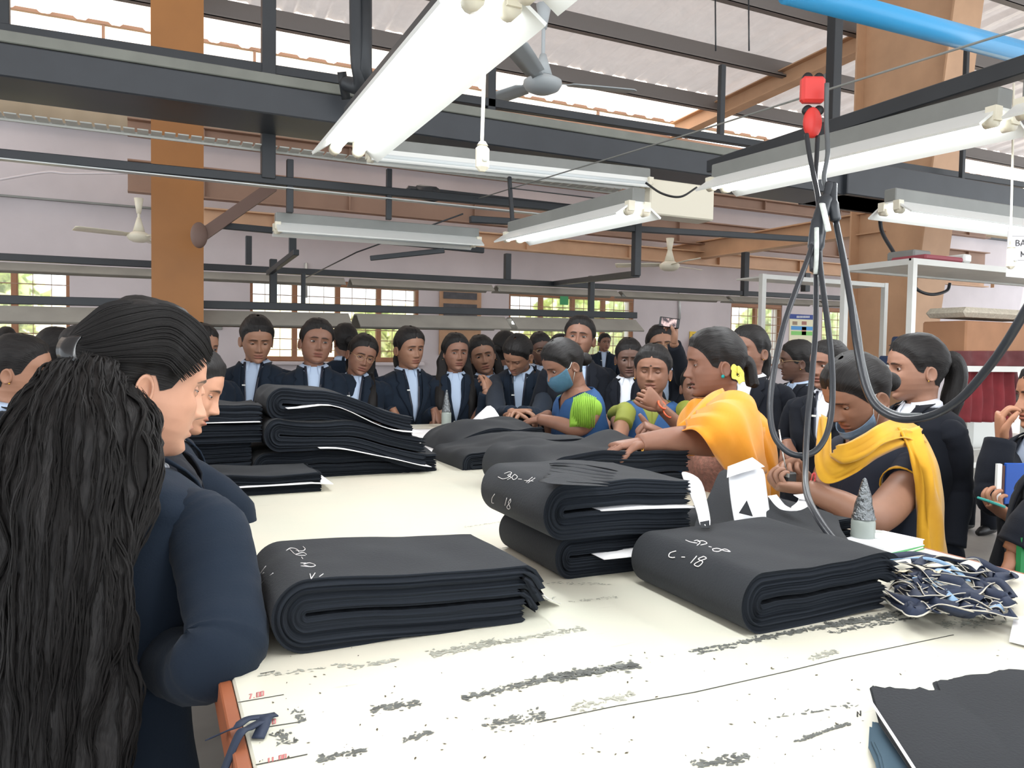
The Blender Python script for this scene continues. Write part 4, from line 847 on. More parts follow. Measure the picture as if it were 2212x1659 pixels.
cable([(1763, 590, 2.06), (1762, 700, 1.98), (1755, 800, 1.9), (1745, 900, 1.84), (1740, 1000, 1.72), (1742, 1060, 1.6), (1762, 1110, 1.5), (1800, 1165, 1.42), (1850, 1215, 1.36), (1895, 1252, 1.33)], .0072, 'black cable running straight down onto the ribbon tangle')
cable([(1806, 480, 2.08), (1822, 560, 2.0), (1838, 650, 1.92), (1850, 740, 1.85), (1868, 830, 1.8), (1895, 880, 1.76), (1945, 905, 1.7), (2010, 898, 1.62), (2070, 865, 1.55), (2130, 800, 1.48), (2180, 730, 1.42), (2250, 610, 1.35)], .0085, 'thick black cable sweeping from the joint to the right edge')
cable([(1808, 478, 2.1), (1830, 590, 2.0), (1852, 700, 1.9), (1866, 790, 1.84), (1890, 862, 1.79), (1935, 893, 1.73), (1990, 897, 1.66)], .005, 'thin grey cable following the thick sweeping cable', M_cgrey)
# ================================================================== RACK AT RIGHT
M_rack = mat('rack_white', (214, 214, 208), .45, var=.05)
rk = empty('steel_rack', (4.6, 3.3, 0), 'white steel rack at the right holding boxes', 'rack')
b = MB()
for x, y in ((4.0, 3.07), (4.0, 3.55), (5.9, 3.07), (5.9, 3.55)): b = MB(); b.box((x, y, .985), (.035, .035, 1.97)); b.build('post', M_rack, rk)
for z in (1.965, 1.345, .75):
    b = MB(); b.box((4.95, 3.31, z), (1.9, .46, .012)); b.box((4.95, 3.07, z), (1.93, .03, .035)); b.box((4.95, 3.55, z), (1.93, .03, .035)); b.box((4.0, 3.31, z), (.03, .48, .035)); b.build('shelf', M_rack, rk)
rk2 = empty('steel_rack', (4.6, 5.0, 0), 'white steel rack behind the hanging cables', 'rack')
b = MB(); a = Pv(1648, 590, 4.6)[0]; c = Pv(1912, 600, 4.6)[0]
for x in (a, c): b = MB(); b.box((x, 4.6, 1.02), (.04, .04, 2.04)); b.build('post', M_rack, rk2)
for z in (2.02, 1.36):
    b = MB(); b.box(((a+c)/2, 4.75, z), (c-a, .3, .012)); b.box(((a+c)/2, 4.6, z), (c-a, .03, .035)); b.build('shelf', M_rack, rk2)
def pbox(name, lab, x0, y0, x1, y1, v, dep, m, cat='box', bev=.01):
    p = Pv(x0, y0, v); q = Pv(x1, y1, v); return tag(obox(name, (p[0], v, min(p[2], q[2])), (q[0], v+dep, max(p[2], q[2])), m, bev=bev), lab, cat)
M_card = mat('cardboard', (165, 120, 88), .8, var=.08)
pbox('cardboard_box', 'brown cardboard box on the middle shelf of the right rack', 2088, 692, 2260, 772, 3.1, .3, M_card)
p = pbox('cloth_bale', 'cream cloth bale on top of the brown cardboard box', 2090, 662, 2260, 693, 3.12, .3, mat('bale_cream', (205, 196, 178), .9, var=.12, vscale=12, stretch=(6, 6, 1), bump=.5, bscale=20), 'cloth', bev=.03)
pbox('red_lid_box', 'flat red carton on the top shelf of the right rack', 2000, 548, 2082, 568, 3.2, .25, mat('carton_red', (150, 70, 80), .6))
pbox('grey_carton', 'grey carton beside the red one on the top shelf', 1975, 538, 2012, 562, 3.3, .2, M_greysteel)
pbox('small_box', 'small white carton right of the red carton', 2084, 548, 2100, 568, 3.2, .2, M_white)
root = empty('blue_cap_stand', Pv(1935, 790, 3.3), 'dark blue object on the middle shelf behind the student in profile', 'stand')
b = MB(); c = Pv(1938, 790, 3.3); b.lathe([(0, 0), (.06, 0), (.055, .03), (.02, .05), (.02, .12), (.055, .125), (.04, .13), (.035, .17), (.028, .18), (0, .18)], c, 20); b.build('stand_body', mat('dark_blue', (34, 52, 82), .6), root)
b = MB(); b.box(c+(-.05, 0, .03), (.12, .1, .06), bev=.01); b.build('stand_base', mat('dark_blue', (34, 52, 82), .6), root)
M_redc = mat('red_cloth', (120, 36, 42), .85, var=.2, vscale=8)
def hang(name, lab, px, y0, py, y1, v, m, cat='cloth', amp=.02):
    n = 30; G = []
    for i in range(12):
        row = []
        for j in range(n):
            x = px+(py-px)*j/(n-1); y = y0+(y1-y0)*i/11; p = Pv(x, y, v); p[1] += amp*math.sin(j*1.1+.4*math.sin(i*.7)); row.append(p)
        G.append(row)
    b = MB(); b.grid(np.array(G)); return tag(b.build(name, m, solid=.006), lab, cat)
hang('hanging_red_cloth', 'folded red cloth hanging below the middle shelf of the right rack', 2072, 792, 2192, 912, 3.15, M_redc)
hang('maroon_cloth', 'maroon cloth lying on the middle shelf under the cardboard box', 2055, 758, 2260, 792, 3.09, mat('maroon', (96, 44, 46), .85, var=.2), amp=.01)
# paper sign
root = empty('paper_sign', Pv(2200, 545, 2.0), 'white paper sign with black capital letters at the right edge', 'sign')
p = Pv(2178, 490, 2.0); q = Pv(2290, 608, 2.0); b = MB(); b.box((p+q)/2, (q[0]-p[0], .003, p[2]-q[2])); b.build('sign_sheet', M_paper, root)
ink = mat('sign_ink', (70, 70, 74), .7)
def letters(strokes, v, r=.0016, parent=None, name='letter'):
    for st in strokes: b = MB(); b.tube([Pv(x, y, v) for x, y in st], r, 5); b.build(name, ink, parent)
letters([[(2195, 519), (2195, 531), (2201, 530), (2203, 527), (2200, 525), (2195, 525), (2200, 524), (2202, 521), (2199, 519), (2195, 519)], [(2205, 531), (2210, 518), (2215, 532)], [(2207, 527), (2213, 527)],
         [(2206, 555), (2206, 543), (2210, 551), (2215, 543), (2215, 555)]], 1.997, parent=root)
for y0 in (510, 562): b = MB(); b.tube([Pv(2180, y0, 1.998), Pv(2288, y0+2, 1.998)], .0005, 4); b.build('rule_line', ink, root)
b = MB(); b.tube(cr([Pv(1965, 605, 3.6), Pv(1985, 628, 3.6), Pv(2015, 636, 3.6), Pv(2045, 628, 3.6), Pv(2052, 612, 3.6)]), .011, 8); tag(b.build('sagging_cable', M_cable), 'black cable sagging in front of the orange pillar', 'cable')
b = MB(); b.tube(cr([P(1900, 455, 5.6), P(1905, 500, 5.5), P(1930, 545, 5.4), P(1942, 570, 5.3)]), .014, 8); tag(b.build('drop_cable', M_cable), 'black cable bending down behind the top shelf of the rack', 'cable')
# sewing table and garments seen between the people at right
pbox('sewing_table', 'pale sewing table beyond the people at the right', 2090, 985, 2240, 1030, 3.4, .5, mat('pale_top', (190, 186, 176), .6), 'table')
pbox('sewing_machine', 'white sewing machine on the pale table at the right', 2100, 872, 2160, 985, 3.6, .2, M_white, 'machine', .03)
# ================================================================== PEOPLE
M_hair = hair_mat()
M_blazer = mat('navy_blazer', (27, 36, 48), .9, spec=.15, sheen=.04, var=.06, vscale=10, bump=.08, bscale=300)
M_blazerk = mat('black_blazer', (25, 28, 35), .9, spec=.15, sheen=.04, var=.06, vscale=10, bump=.08, bscale=300)
M_shirt = mat('pale_blue_shirt', (176, 194, 218), .75)
M_shirtw = mat('white_shirt', (222, 226, 234), .75)
M_lany = mat('lanyard_black', (30, 34, 48), .5)
M_tunic = mat('blue_apron', (30, 74, 122), .75, var=.08, vscale=12)
M_lime = mat('lime_sleeve', (132, 176, 52), .7)
M_olive = mat('olive_green', (122, 128, 42), .7)
M_eye = mat('eye_white', (196, 186, 180), .25); M_iris = mat('eye_dark', (20, 13, 10), .12)
M_gold = mat('gold', (220, 170, 80), .25, metal=.9); M_glass = mat('spectacle_rim', (190, 160, 120), .3, metal=.7)
M_trouser = mat('grey_trousers', (110, 122, 138), .8)
ZW = np.array([(.1151, .0), (.112, .022), (.105, .040), (.09, .057), (.07, .068), (.045, .0745), (.02, .076), (-.01, .0745), (-.035, .071), (-.055, .0655), (-.075, .057), (-.092, .045), (-.104, .033), (-.112, .021), (-.116, .010)])
ZF = np.array([(.1151, .0), (.112, .025), (.105, .047), (.09, .068), (.07, .083), (.045, .0905), (.028, .092), (.012, .0885), (-.005, .0855), (-.03, .086), (-.05, .086), (-.07, .084), (-.085, .081), (-.1, .082), (-.108, .078), (-.113, .070), (-.116, .055)])
ZB = np.array([(.1151, .0), (.112, .03), (.105, .052), (.09, .073), (.07, .088), (.045, .097), (.015, .1), (-.02, .094), (-.05, .080), (-.07, .068), (-.1, .055), (-.116, .05)])
def fz(T, z): return np.interp(z, T[::-1, 0], T[::-1, 1])
def head_xy(lam, z, prm, feat=True):
    """surface of the head at angle lam from the face direction and height z (0 = eye line)"""
    w = fz(ZW, z)*prm['w']; jaw = sstep(-.02, -.1, z); w = w*(1+(prm['jaw']-1)*jaw)
    f = fz(ZF, z); bk = fz(ZB, z); c = np.cos(lam); s = np.sin(lam); n = 2.25
    fb = np.where(c >= 0, f, bk)
    with np.errstate(divide='ignore', invalid='ignore'):
        r = (np.abs(s/np.maximum(w, 1e-5))**n+np.abs(c/np.maximum(fb, 1e-5))**n)**(-1/n)
    nk = .050*prm['neck']; cy = -.018   # neck cylinder seen from the head axis
    rn = cy*c+np.sqrt(np.maximum(nk**2-(cy*s)**2, 1e-9))
    k = sstep(-.03, -.075, z)
    rn = rn*k
    r = np.where(z < -.03, (r**8+rn**8)**(1/8.), r); r = np.where(z < -.1165, rn, r)
    x = r*s; y = r*c
    if feat:
        fr = np.clip(c*1.6, 0, 1)*(z > -.118)
        g = lambda q, m, sg: np.exp(-((q-m)/sg)**2)
        ax = np.abs(x)
        nb = np.interp(z, [-.052, -.046, -.042, -.036, -.028, -.015, 0., .012, .022], [0, .004, .015, .0245, .0225, .0145, .0085, .0035, 0])*prm['nose']
        nw = np.interp(z, [-.05, -.04, -.03, -.01, .02], [.0125, .0125, .0105, .0075, .008])
        y = y+fr*nb*np.exp(-(ax/nw)**2.4)
        y = y+fr*.007*g(z, -.038, .007)*g(ax, .0145, .005)                       # nostril wings
        y = y-fr*.0105*g(z, .001, .0125)*g(ax, .030, .0155)                        # sockets
        y = y-fr*.004*g(z, .0, .016)*g(ax, .012, .006)
        y = y+fr*.0045*g(z, .021, .006)*g(ax, .028, .02)                           # brow
        y = y+fr*.004*g(z, -.028, .014)*g(ax, .042, .014)                          # cheek
        lw = .025*prm['mouth']
        ll = np.clip(1-(ax/lw)**2, 0, 1)
        op = prm.get('open', 0)
        y = y+fr*.0060*g(z, -.0605, .0045)*ll**.7*(1-.25*g(ax, 0, .004)) + fr*.0072*g(z, -.074-.006*op, .0050)*ll**.6
        y = y-fr*(.0045+.012*op)*g(z, -.0668-.003*op, .0022+.003*op)*ll
        y = y-fr*.0035*g(z, -.083, .004)*g(ax, 0, .018)+fr*.004*g(z, -.099, .010)*g(ax, 0, .016)
        y = y-fr*.0012*g(z, -.054, .004)*g(ax, 0, .003)
    return x, y
def lamgrid(n=76):
    t = np.linspace(-1, 1, n, endpoint=False); return np.sign(t)*np.abs(t)**1.35*np.pi
def Rm(yaw=0, pitch=0, roll=0):
    """yaw>0 turns to the person's left (counter-clockwise from above); pitch>0 nods down; roll>0 tips to their right"""
    return np.array(Matrix.Rotation(R(yaw), 3, 'Z') @ Matrix.Rotation(R(-pitch), 3, 'X') @ Matrix.Rotation(R(roll), 3, 'Y'))
TORSO = [(-.150, .051, .052, -.016), (-.162, .060, .056, -.018), (-.174, .080, .062, -.020), (-.188, .112, .070, -.020), (-.204, .142, .078, -.018), (-.228, .163, .086, -.012), (-.262, .168, .093, -.006), (-.31, .160, .100, .0),
         (-.36, .156, .110, .008), (-.41, .150, .106, .006), (-.47, .140, .096, .0), (-.52, .136, .092, 0), (-.58, .148, .100, -.004), (-.65, .168, .110, -.008), (-.72, .172, .112, -.008), (-.80, .168, .108, -.004)]
TORSO = np.array(TORSO)
def torso_at(dz, col): return np.interp(dz, TORSO[::-1, 0], TORSO[::-1, col])
class Person:
    def __init__(s, label, px, py, d, face, body=None, pitch=0, roll=0, lean=0, hs=1.0, skin=(150, 100, 72), prm=None, twist_lean=0, hipside=0, bw=1.0, lod=1):
        s.hs = hs; s.prm = dict(w=1, jaw=1, neck=1, nose=1, mouth=1, open=0); s.prm.update(prm or {}); s.bw = bw; s.lod = lod
        Hc = P(px, py, d); s.Hc = Hc; s.lean = lean; s.lside = twist_lean
        body = face if body is None else body
        fx, fy = Hc[0], Hc[1]; L = math.hypot(fx, fy); Fr = np.array((fx/L, fy/L)); Rt = np.array((Fr[1], -Fr[0]))
        def wa(th): v = -Fr*math.cos(R(th))+Rt*math.sin(R(th)); return math.degrees(math.atan2(v[1], v[0]))-90
        s.az = wa(body); s.RH = Rm(wa(face)-wa(body), pitch, roll); s.RB = np.array(Matrix.Rotation(R(s.az), 3, 'Z'))
        s.RL = np.array(Matrix.Rotation(R(-lean), 3, 'X') @ Matrix.Rotation(R(s.lside), 3, 'Y'))
        s.zc = Hc[2]; 
        for _ in range(6):
            p = s.pose(np.array([[0, 0, s.zc]]), 1.0)[0]; s.zc += Hc[2]-p[2]
        p = s.pose(np.array([[0, 0, s.zc]]), 1.0)[0]; q = s.RB@p; s.root = np.array((Hc[0]-q[0], Hc[1]-q[1], 0.))
        s.o = empty('person', s.root, label, 'person'); s.sk = skin_mat('skin_%d_%d_%d' % skin, skin); s.hand_b = None
        s.body = MB(); s.feat_eye()
    def hipz(s): return s.zc-.68*s.hs
    def lp(s, p):   # lean about the hips (weight by height)
        h = s.hipz(); w = sstep(h-.02, h+.22, p[:, 2])[:, None]; c = np.array((0, 0, h)); return (1-w)*p+w*(c+(p-c)@s.RL.T)
    def pose(s, p, w):
        """local rest -> local posed. w: head weight 0..1 (array or scalar)"""
        p = np.asarray(p, float); piv = np.array((0, -.012, s.zc-.105*s.hs)); w = np.broadcast_to(w, (len(p),))[:, None]
        q = (1-w)*p+w*(piv+(p-piv)@s.RH.T); return s.lp(q)
    def wd(s, p): return np.asarray(p, float)@s.RB.T+s.root
    def H(s, p):    # head-local points -> world
        p = np.asarray(p, float).reshape(-1, 3)*s.hs+(0, 0, s.zc); return s.wd(s.pose(p, 1.0))
    def B(s, p, w=0.):    # torso rest points given as (x, y, dz below head centre) -> world
        p = np.asarray(p, float).reshape(-1, 3)*s.hs*np.array((s.bw, s.bw, 1))+(0, 0, s.zc+.024*s.hs); return s.wd(s.pose(p, w))
    def loc(s, q): return (np.asarray(q)-s.root)@s.RB
    def grid_head(s, G, **k):
        sh = G.shape; return s.H(G).reshape(sh)
    def feat_eye(s): pass
    def build_body(s, eyes=(.0, 'open'), gaze=(0, 0), brow=1.0, lip=1.0, nose_pin=False):
        n = 76 if s.lod else 48; lam = lamgrid(n); b = s.body; prm = s.prm
        zs = np.concatenate([np.linspace(.1148, .09, 6)[:-1], np.linspace(.09, .03, 12)[:-1], np.linspace(.03, -.114, 62 if s.lod else 40), [-.1155, -.1162, -.1166, -.1168, -.1175, -.120, -.1235]])
        Z, La = np.meshgrid(zs, lam, indexing='ij'); X, Y = head_xy(La, Z, prm)
        G = np.stack([X, Y, Z], -1)
        # feature colours
        ax = np.abs(X); front = (np.cos(La) > .2); c = np.zeros(G.shape)
        lw = .024*prm['mouth']; op = prm['open']
        up = sstep(-.0555+.001, -.058, Z)*sstep(-.0668, -.0662, Z)*(ax < lw*(1-.0)); lo = sstep(-.0668, -.0674, Z)*sstep(-.081-.006*op, -.0775-.006*op, Z)
        c[..., 0] = np.where(front, (up*np.clip((1-(ax/lw)**2)*2.2, 0, 1)+lo*np.clip((1-(ax/(lw*.92))**2)*2, 0, 1))*.75*lip, 0)
        c[..., 1] = np.where(front, np.exp(-((Z+.0668+.003*op)/(.0013+.003*op))**2)*(ax < lw)*(.6+.3*(op > 0)), 0)
        bz = .0215-.010*((ax-.028)/.022)**2*np.where(ax > .028, 1.0, .25); bt = .0042*np.interp(ax, [.010, .016, .035, .052], [.5, 1, .9, .2])*brow
        c[..., 1] = np.maximum(c[..., 1], np.where(front & (ax > .009) & (ax < .052), np.exp(-((Z-bz)/np.maximum(bt, 1e-4))**4)*.92, 0))
        ez = np.exp(-((Z-.000)/.008)**4-((ax-.031)/.017)**4); c[..., 1] = np.maximum(c[..., 1], np.where(front, ez*.35, 0))
        c[..., 1] = np.maximum(c[..., 1], np.where(front, np.exp(-((Z+.0455)/.0025)**2-((ax-.0075)/.0032)**2)*.7, 0))
        w = np.clip(sstep(-.145, -.112, Z), 0, 1)
        Wp = s.wd(s.pose((G*s.hs+(0, 0, s.zc)).reshape(-1, 3), w.ravel())).reshape(G.shape)
        # torso continues the same surface
        dz = np.concatenate([np.array([-.150]), TORSO[1:, 0]]); T = []
        for d in dz:
            Wd, D, yc = torso_at(d, 1), torso_at(d, 2), torso_at(d, 3); e = 2.0 if d > -.17 else 2.5
            cc, ss = np.cos(lam), np.sin(lam); r = (np.abs(ss/Wd)**e+np.abs(cc/D)**e)**(-1/e); T.append(np.stack([r*ss*s.bw*.97, (r*cc+yc)*s.bw*.97, np.full(n, d)], -1))
        T = np.array(T); T2 = T*s.hs+(0, 0, s.zc+.024*s.hs); Tw = s.wd(s.pose(T2.reshape(-1, 3), sstep(-.17, -.13, T[..., 2]).ravel())).reshape(T2.shape)
        A = np.concatenate([Wp, Tw], 0); C = np.concatenate([c, np.zeros(Tw.shape)], 0)
        b.grid(A, 0, close=True, col=C, cap0=True, cap1=True, flip=False)
        # ears
        for sd in (-1, 1):
            G = []
            for i, (rx, k) in enumerate(((.0, .55), (.0, 1.0), (.010, 1.12), (.016, 1.0), (.013, .8), (.007, .45))):
                row = []
                for j in range(18):
                    a = j/18*6.2832; ey = math.cos(a)*.014*k; ezz = math.sin(a)*.0245*k
                    row.append((sd*(.070*prm['w']+rx+.006*math.cos(a+2.6)*0+.004*(-math.cos(a))), -.012+ey-rx*.45, -.018+ezz-.004))
                G.append(row)
            b.grid(s.grid_head(np.array(G)), 0, close=True, cap0=True, cap1=True, flip=(sd < 0))
        # eyes + lids
        kind = eyes[1]; gx, gy = gaze
        for sd in (-1, 1):
            ec = np.array((sd*.0305, .0655, .0)); r = .0128
            if kind != 'closed':
                e = MB(); t = np.array([0.001, .2, .45, .60, .62, .85, 1.2, 1.6]); a = np.arange(16)/16*6.2832; v = []
                gd = Rm(-gx, gy, 0)@np.array((0, 1, 0.)); gd /= np.linalg.norm(gd); q = np.array(Vector((0, 0, 1)).rotation_difference(Vector(gd)).to_matrix())
                for tt in t: v.append(np.stack([np.sin(tt)*np.cos(a), np.sin(tt)*np.sin(a), np.full(16, np.cos(tt))], -1)@q.T*r+ec)
                G = s.grid_head(np.array(v)); e.grid(G[:4], 1, close=True, cap0=True); e.grid(G[3:], 0, close=True); e.build('eye', [M_eye, M_iris], s.o)
            az = np.linspace(-1.25, 1.25, 15); op_ = {'open': .9, 'wide': 1.1, 'down': .38, 'closed': .0}[kind]
            for upper in (1, 0):
                G = []; C = []
                edge = (.36*op_-(.10 if kind == 'down' else 0)) if upper else -.30*(1 if kind not in ('down', 'closed') else 1.0)
                if kind == 'closed' and upper: edge = -.28
                for k in range(7):
                    f_ = k/6; row = []
                    for aa in az:
                        e0 = edge*max(0, math.cos(aa*1.25))**.8 if abs(aa) < 1.25 else 0; e0 += .05*(aa*sd)
                        el = e0+(1.25*(1 if upper else -1)-e0)*f_**1.2; rr = r*1.07 if k else r*1.10
                        row.append(ec+rr*np.array((math.sin(aa)*math.cos(el), math.cos(aa)*math.cos(el), math.sin(el))))
                    G.append(row); C.append([(0, (.95 if upper else .45) if k == 0 else (.35 if k == 1 and upper else .08), 0)]*len(az))
                b.grid(s.grid_head(np.array(G)), 0, col=np.array(C), flip=bool(upper))
    def finish(s):
        o = s.body.build('body', s.sk, s.o); s.bodyo = o
        return s.o
    # ---- legs and shoes
    def legs(s, m=None):
        b = MB()
        for sd in (-1, 1):
            h = s.zc-.74*s.hs; a = np.array([[sd*.085, -.0, h+.06], [sd*.09, .0, h-.1], [sd*.09, .01, h*.55], [sd*.09, .0, .12], [sd*.09, 0, .05]]); b.tube(s.wd(a), [.10, .095, .075, .06, .06], 14)
        b.build('trousers', m or M_blazerk, s.o)
        for sd in (-1, 1):
            b = MB(); b.tube(s.wd(np.array([[sd*.09, -.06, .04], [sd*.09, 0, .045], [sd*.09, .09, .035], [sd*.09, .15, .025]])), [.035, .042, .038, .022], 12); b.build('shoe', M_black, s.o)
    # ---- hair
    def hairline(s, la, part=0):
        T = np.array([(0, .068), (20, .065), (38, .055), (52, .038), (62, .016), (71, -.008), (84, -.018), (92, .006), (102, .004), (112, -.035), (125, -.062), (180, -.078)], float)
        return np.interp(la, T[:, 0], T[:, 1])
    def hair(s, style='tied', thick=.013, part=.0, pony=None, length=.25, vol=1.0, side=1, bun=None, cover_ears=False, loose=0):
        n = 88; ns = 30; t = np.linspace(-1, 1, n); lam = np.sign(t)*np.abs(t)**1.15*np.pi; G = np.zeros((ns, n, 3)); UV = np.zeros((ns, n, 2))
        la = np.abs(np.degrees(lam)); zh = s.hairline(la)
        if cover_ears: zh = np.where((la > 62) & (la < 120), np.minimum(zh, -.05-.0*la), zh)
        for i in range(ns):
            q = i/(ns-1); q2 = q**.8
            z = zh+(.1145-zh)*q2; x, y = head_xy(lam, z, s.prm, False)
            th = thick*sstep(-.02, .42, q)*(.9+.25*np.clip(-np.cos(lam), 0, 1))+.0015
            gr = np.exp(-(x/.004)**2)*(y > -.03)*np.where(z > .06, 1, 0)*.005*(1-sstep(.096, .108, z))
            r = np.hypot(x, y)+1e-6; nx, ny = x/r, y/r; up = sstep(.04, .115, z)
            th = th+.0022*vn(np.stack([x*30, y*9, z*30], -1), 1.6, 3)*sstep(0, .2, q)-gr
            G[i, :, 0] = x+nx*th*(1-up*.75); G[i, :, 1] = y+ny*th*(1-up*.75); G[i, :, 2] = z+th*up*1.0
            UV[i, :, 0] = np.arctan2(x, z+.05)/3+.0; UV[i, :, 1] = y*5
        b = MB(); b.grid(s.grid_head(G), 0, uv=UV)
        def strandtube(path, rad, flat=1.0, n_=16, up=None):
            path = cr(path, 6); rad = np.interp(np.linspace(0, 1, len(path)), np.linspace(0, 1, len(rad)), rad)
            jit = lambda G_, pth: (G_-pth[:, None, :])*(.22*vn(np.stack([np.cos(np.arange(G_.shape[1])/G_.shape[1]*6.283)*3+0*G_[..., 0], np.sin(np.arange(G_.shape[1])/G_.shape[1]*6.283)*3+0*G_[..., 0], G_[..., 2]*5], -1), 1.5, 3))[..., None]
            b.tube(path, rad, n_, 0, True, flat, up, jit)
        if style in ('pony', 'tied', 'longpony'):
            L = length; bk = np.array((0, -.105, .0 if style != 'longpony' else .03)); e = s.H(bk)[0]
            out = s.wd(s.lp(np.array([[0, -.16, s.zc]])))[0]-s.wd(s.lp(np.array([[0, 0, s.zc]])))[0]; out[2] = 0; out /= np.linalg.norm(out)+1e-9
            strandtube([e-out*.02, e+out*.025*vol+(0, 0, -.01), e+out*.045*vol+(0, 0, -.07), e+out*.035+(0, 0, -.07-L*.5), e+out*.03+(0, 0, -.07-L)], [.026, .030*vol, .034*vol, .034*vol, .012])
        if style == 'bun':
            e = s.H([(0, -.118, .0 if bun is None else bun)])[0]; b.ell(e, (.036, .036, .032), 12)
        if style == 'long' or loose:
            for sd in ((-1, 1) if style == 'long' else (side,)):
                e = s.H([(sd*.070, -.02, .01), (sd*.080, -.025, -.06), (sd*.085, -.005, -.12)]); d0 = s.B([(sd*.095, .055, -.23), (sd*.10, .115, -.33), (sd*.095, .12, -.36-length*.6)])
                strandtube([e[0], e[1], e[2], d0[0], d0[1], d0[2]], [.018, .030, .032, .033, .030, .008])
            strandtube([s.H([(0, -.085, .02)])[0], s.H([(0, -.10, -.06)])[0], s.B([(0, -.11, -.20)])[0], s.B([(0, -.13, -.34)])[0], s.B([(0, -.13, -.36-length*.7)])[0]], [.05, .06, .07, .07, .02], flat=.6)
        s.hairo = b.build('hair', M_hair, s.o); s.hb = b
        return s.hairo
    # ---- clothing
    def ring(s, dz, la, off, fl=1.0, e=2.5):
        W_, D, yc = torso_at(dz, 1)+off, torso_at(dz, 2)+off, torso_at(dz, 3); cc, ss = np.cos(la), np.sin(la)
        ex = 2.0 if dz > -.17 else e; r = (np.abs(ss/W_)**ex+np.abs(cc/D)**ex)**(-1/ex); return np.stack([r*ss*fl, r*cc*fl+yc, np.full(np.shape(la), dz)], -1)
    def blazer(s, m=None, hem=-.86, vdeep=-.46, shirt=None, off=.014, lanyard=True, badge=False, collar=True, tag_=True):
        m = m or M_blazer; shirt = shirt or M_shirt; n = 64
        dzs = np.concatenate([np.linspace(-.166, -.24, 12), np.linspace(-.25, vdeep, 14)[0:], np.linspace(vdeep-.02, hem, 18)]); G = []
        for dz in dzs:
            vx = np.interp(dz, [vdeep, -.30, -.166], [.002, .048, .056]) if dz > vdeep else .002
            W_ = max(torso_at(dz, 1)+off, .06); a0 = math.asin(min(.95, vx/W_)); la = np.linspace(a0, 2*np.pi-a0, n)
            fl = 1+.16*max(0, (-.55-dz)/.35); r = s.ring(dz, la, off+(.006 if dz > -.25 else .002), fl); G.append(r)
        G = np.array(G); w0 = np.zeros(G.shape[:2]); Wp = s.B(G.reshape(-1, 3)).reshape(G.shape)
        c = Wp.mean(1, keepdims=True); dirn = Wp-c; dirn /= np.linalg.norm(dirn, axis=-1)[..., None]+1e-6
        Wp = Wp+dirn*(vn(Wp+s.root, 7, 2)*.008+vn(Wp*np.array((1, 1, .35))+s.root, 16, 2)*.004)[..., None]
        b = MB(); b.grid(Wp, 0); s.jacket = b.build('blazer', m, s.o, solid=.004)
        # shirt front
        G = []
        for dz in np.linspace(-.155, -.56, 18): G.append(s.ring(dz, np.linspace(-1.1, 1.1, 21), .006))
        b = MB(); b.grid(s.B(np.array(G).reshape(-1, 3)).reshape(18, 21, 3), 0); sh = b.build('shirt', shirt, s.o)
        if collar:
            b = MB()
            for sd in (-1, 1):
                G = []
                for i, an in enumerate(np.linspace(172, 16, 16)):
                    a = R(an)*sd; k = i/15; tip = sstep(.6, 1, k); x0, y0 = math.sin(a), math.cos(a); rw = .058; drop = .034+.032*tip
                    top = np.array((x0*rw, y0*(rw+.002)-.016, -.134-.016*sstep(.3, 1, k))); bot = np.array((x0*(rw+.022+.012*tip), y0*(rw+.022+.004*tip)-.016, -.134-.016*sstep(.3, 1, k)-drop)); midp = (top+bot)/2+np.array((x0*.006, y0*.006, .004)); G.append([top, midp, bot])
                b.grid(s.B(np.array(G).reshape(-1, 3)).reshape(16, 3, 3), 0)
            b.build('collar', shirt, s.o, solid=.003)
        # lapels
        b = MB()
        def surf(x, dz, o_): W_ = torso_at(dz, 1)+off; D = torso_at(dz, 2)+off+.006; e = 2.5; return torso_at(dz, 3)+D*max(0, 1-abs(x/W_)**e)**(1/e)+o_
        for sd in (-1, 1):
            G = []
            for t in np.linspace(0, 1, 20):
                dz = -.160+(vdeep+.160)*t; vx = np.interp(dz, [vdeep, -.30, -.166], [.002, .048, .056]); wd = np.interp(t, [0, .22, .27, .30, 1], [.030, .046, .030, .052, .004]); row = []
                for k in np.linspace(0, 1, 5): x = vx+wd*k; row.append((sd*x, surf(x, dz, .010+.004*(1-k)), dz+.010*k*(1 if t < .28 else .2)))
                G.append(row)
            b.grid(s.B(np.array(G).reshape(-1, 3)).reshape(20, 5, 3), 0)
        G = []
        for an in np.linspace(-150, 150, 24):
            a = R(180+an*.97); x0, y0 = math.sin(a), math.cos(a); G.append([(x0*.064, y0*.066-.016, -.138-.02*abs(an)/150), (x0*.084, y0*.082-.016, -.172-.0*abs(an)/150)])
        b.grid(s.B(np.array(G).reshape(-1, 3)).reshape(24, 2, 3), 0); b.build('lapel', m, s.o, solid=.004)
        if lanyard:
            b = MB()
            for sd in (-1, 1):
                G = []
                for t in np.linspace(0, 1, 14): dz = -.152-.34*t; x = .036*(1-t)+.008; yy = surf(x, dz, -.002); G.append([(sd*(x-.006), yy, dz), (sd*(x+.006), yy, dz)])
                b.grid(s.B(np.array(G).reshape(-1, 3)).reshape(14, 2, 3), 0)
            b.build('lanyard', M_lany, s.o, solid=.002)
            if tag_:
                b = MB(); p = s.B([(.034, surf(.034, -.27, .0), -.27)])[0]; b.box(p, (.018, .006, .008), rot=s.RB); b.build('lanyard_clip', M_white, s.o)
        if badge: s.badge(surf(.095, -.30, .004), red=(badge == 'red'))
        b = MB()
        for dz in (vdeep-.015, vdeep-.10): b.ell(s.B([(.006, surf(.006, dz, .008), dz)])[0], (.010, .010, .010), 8)
        b.build('button', M_black, s.o)
        return s.jacket
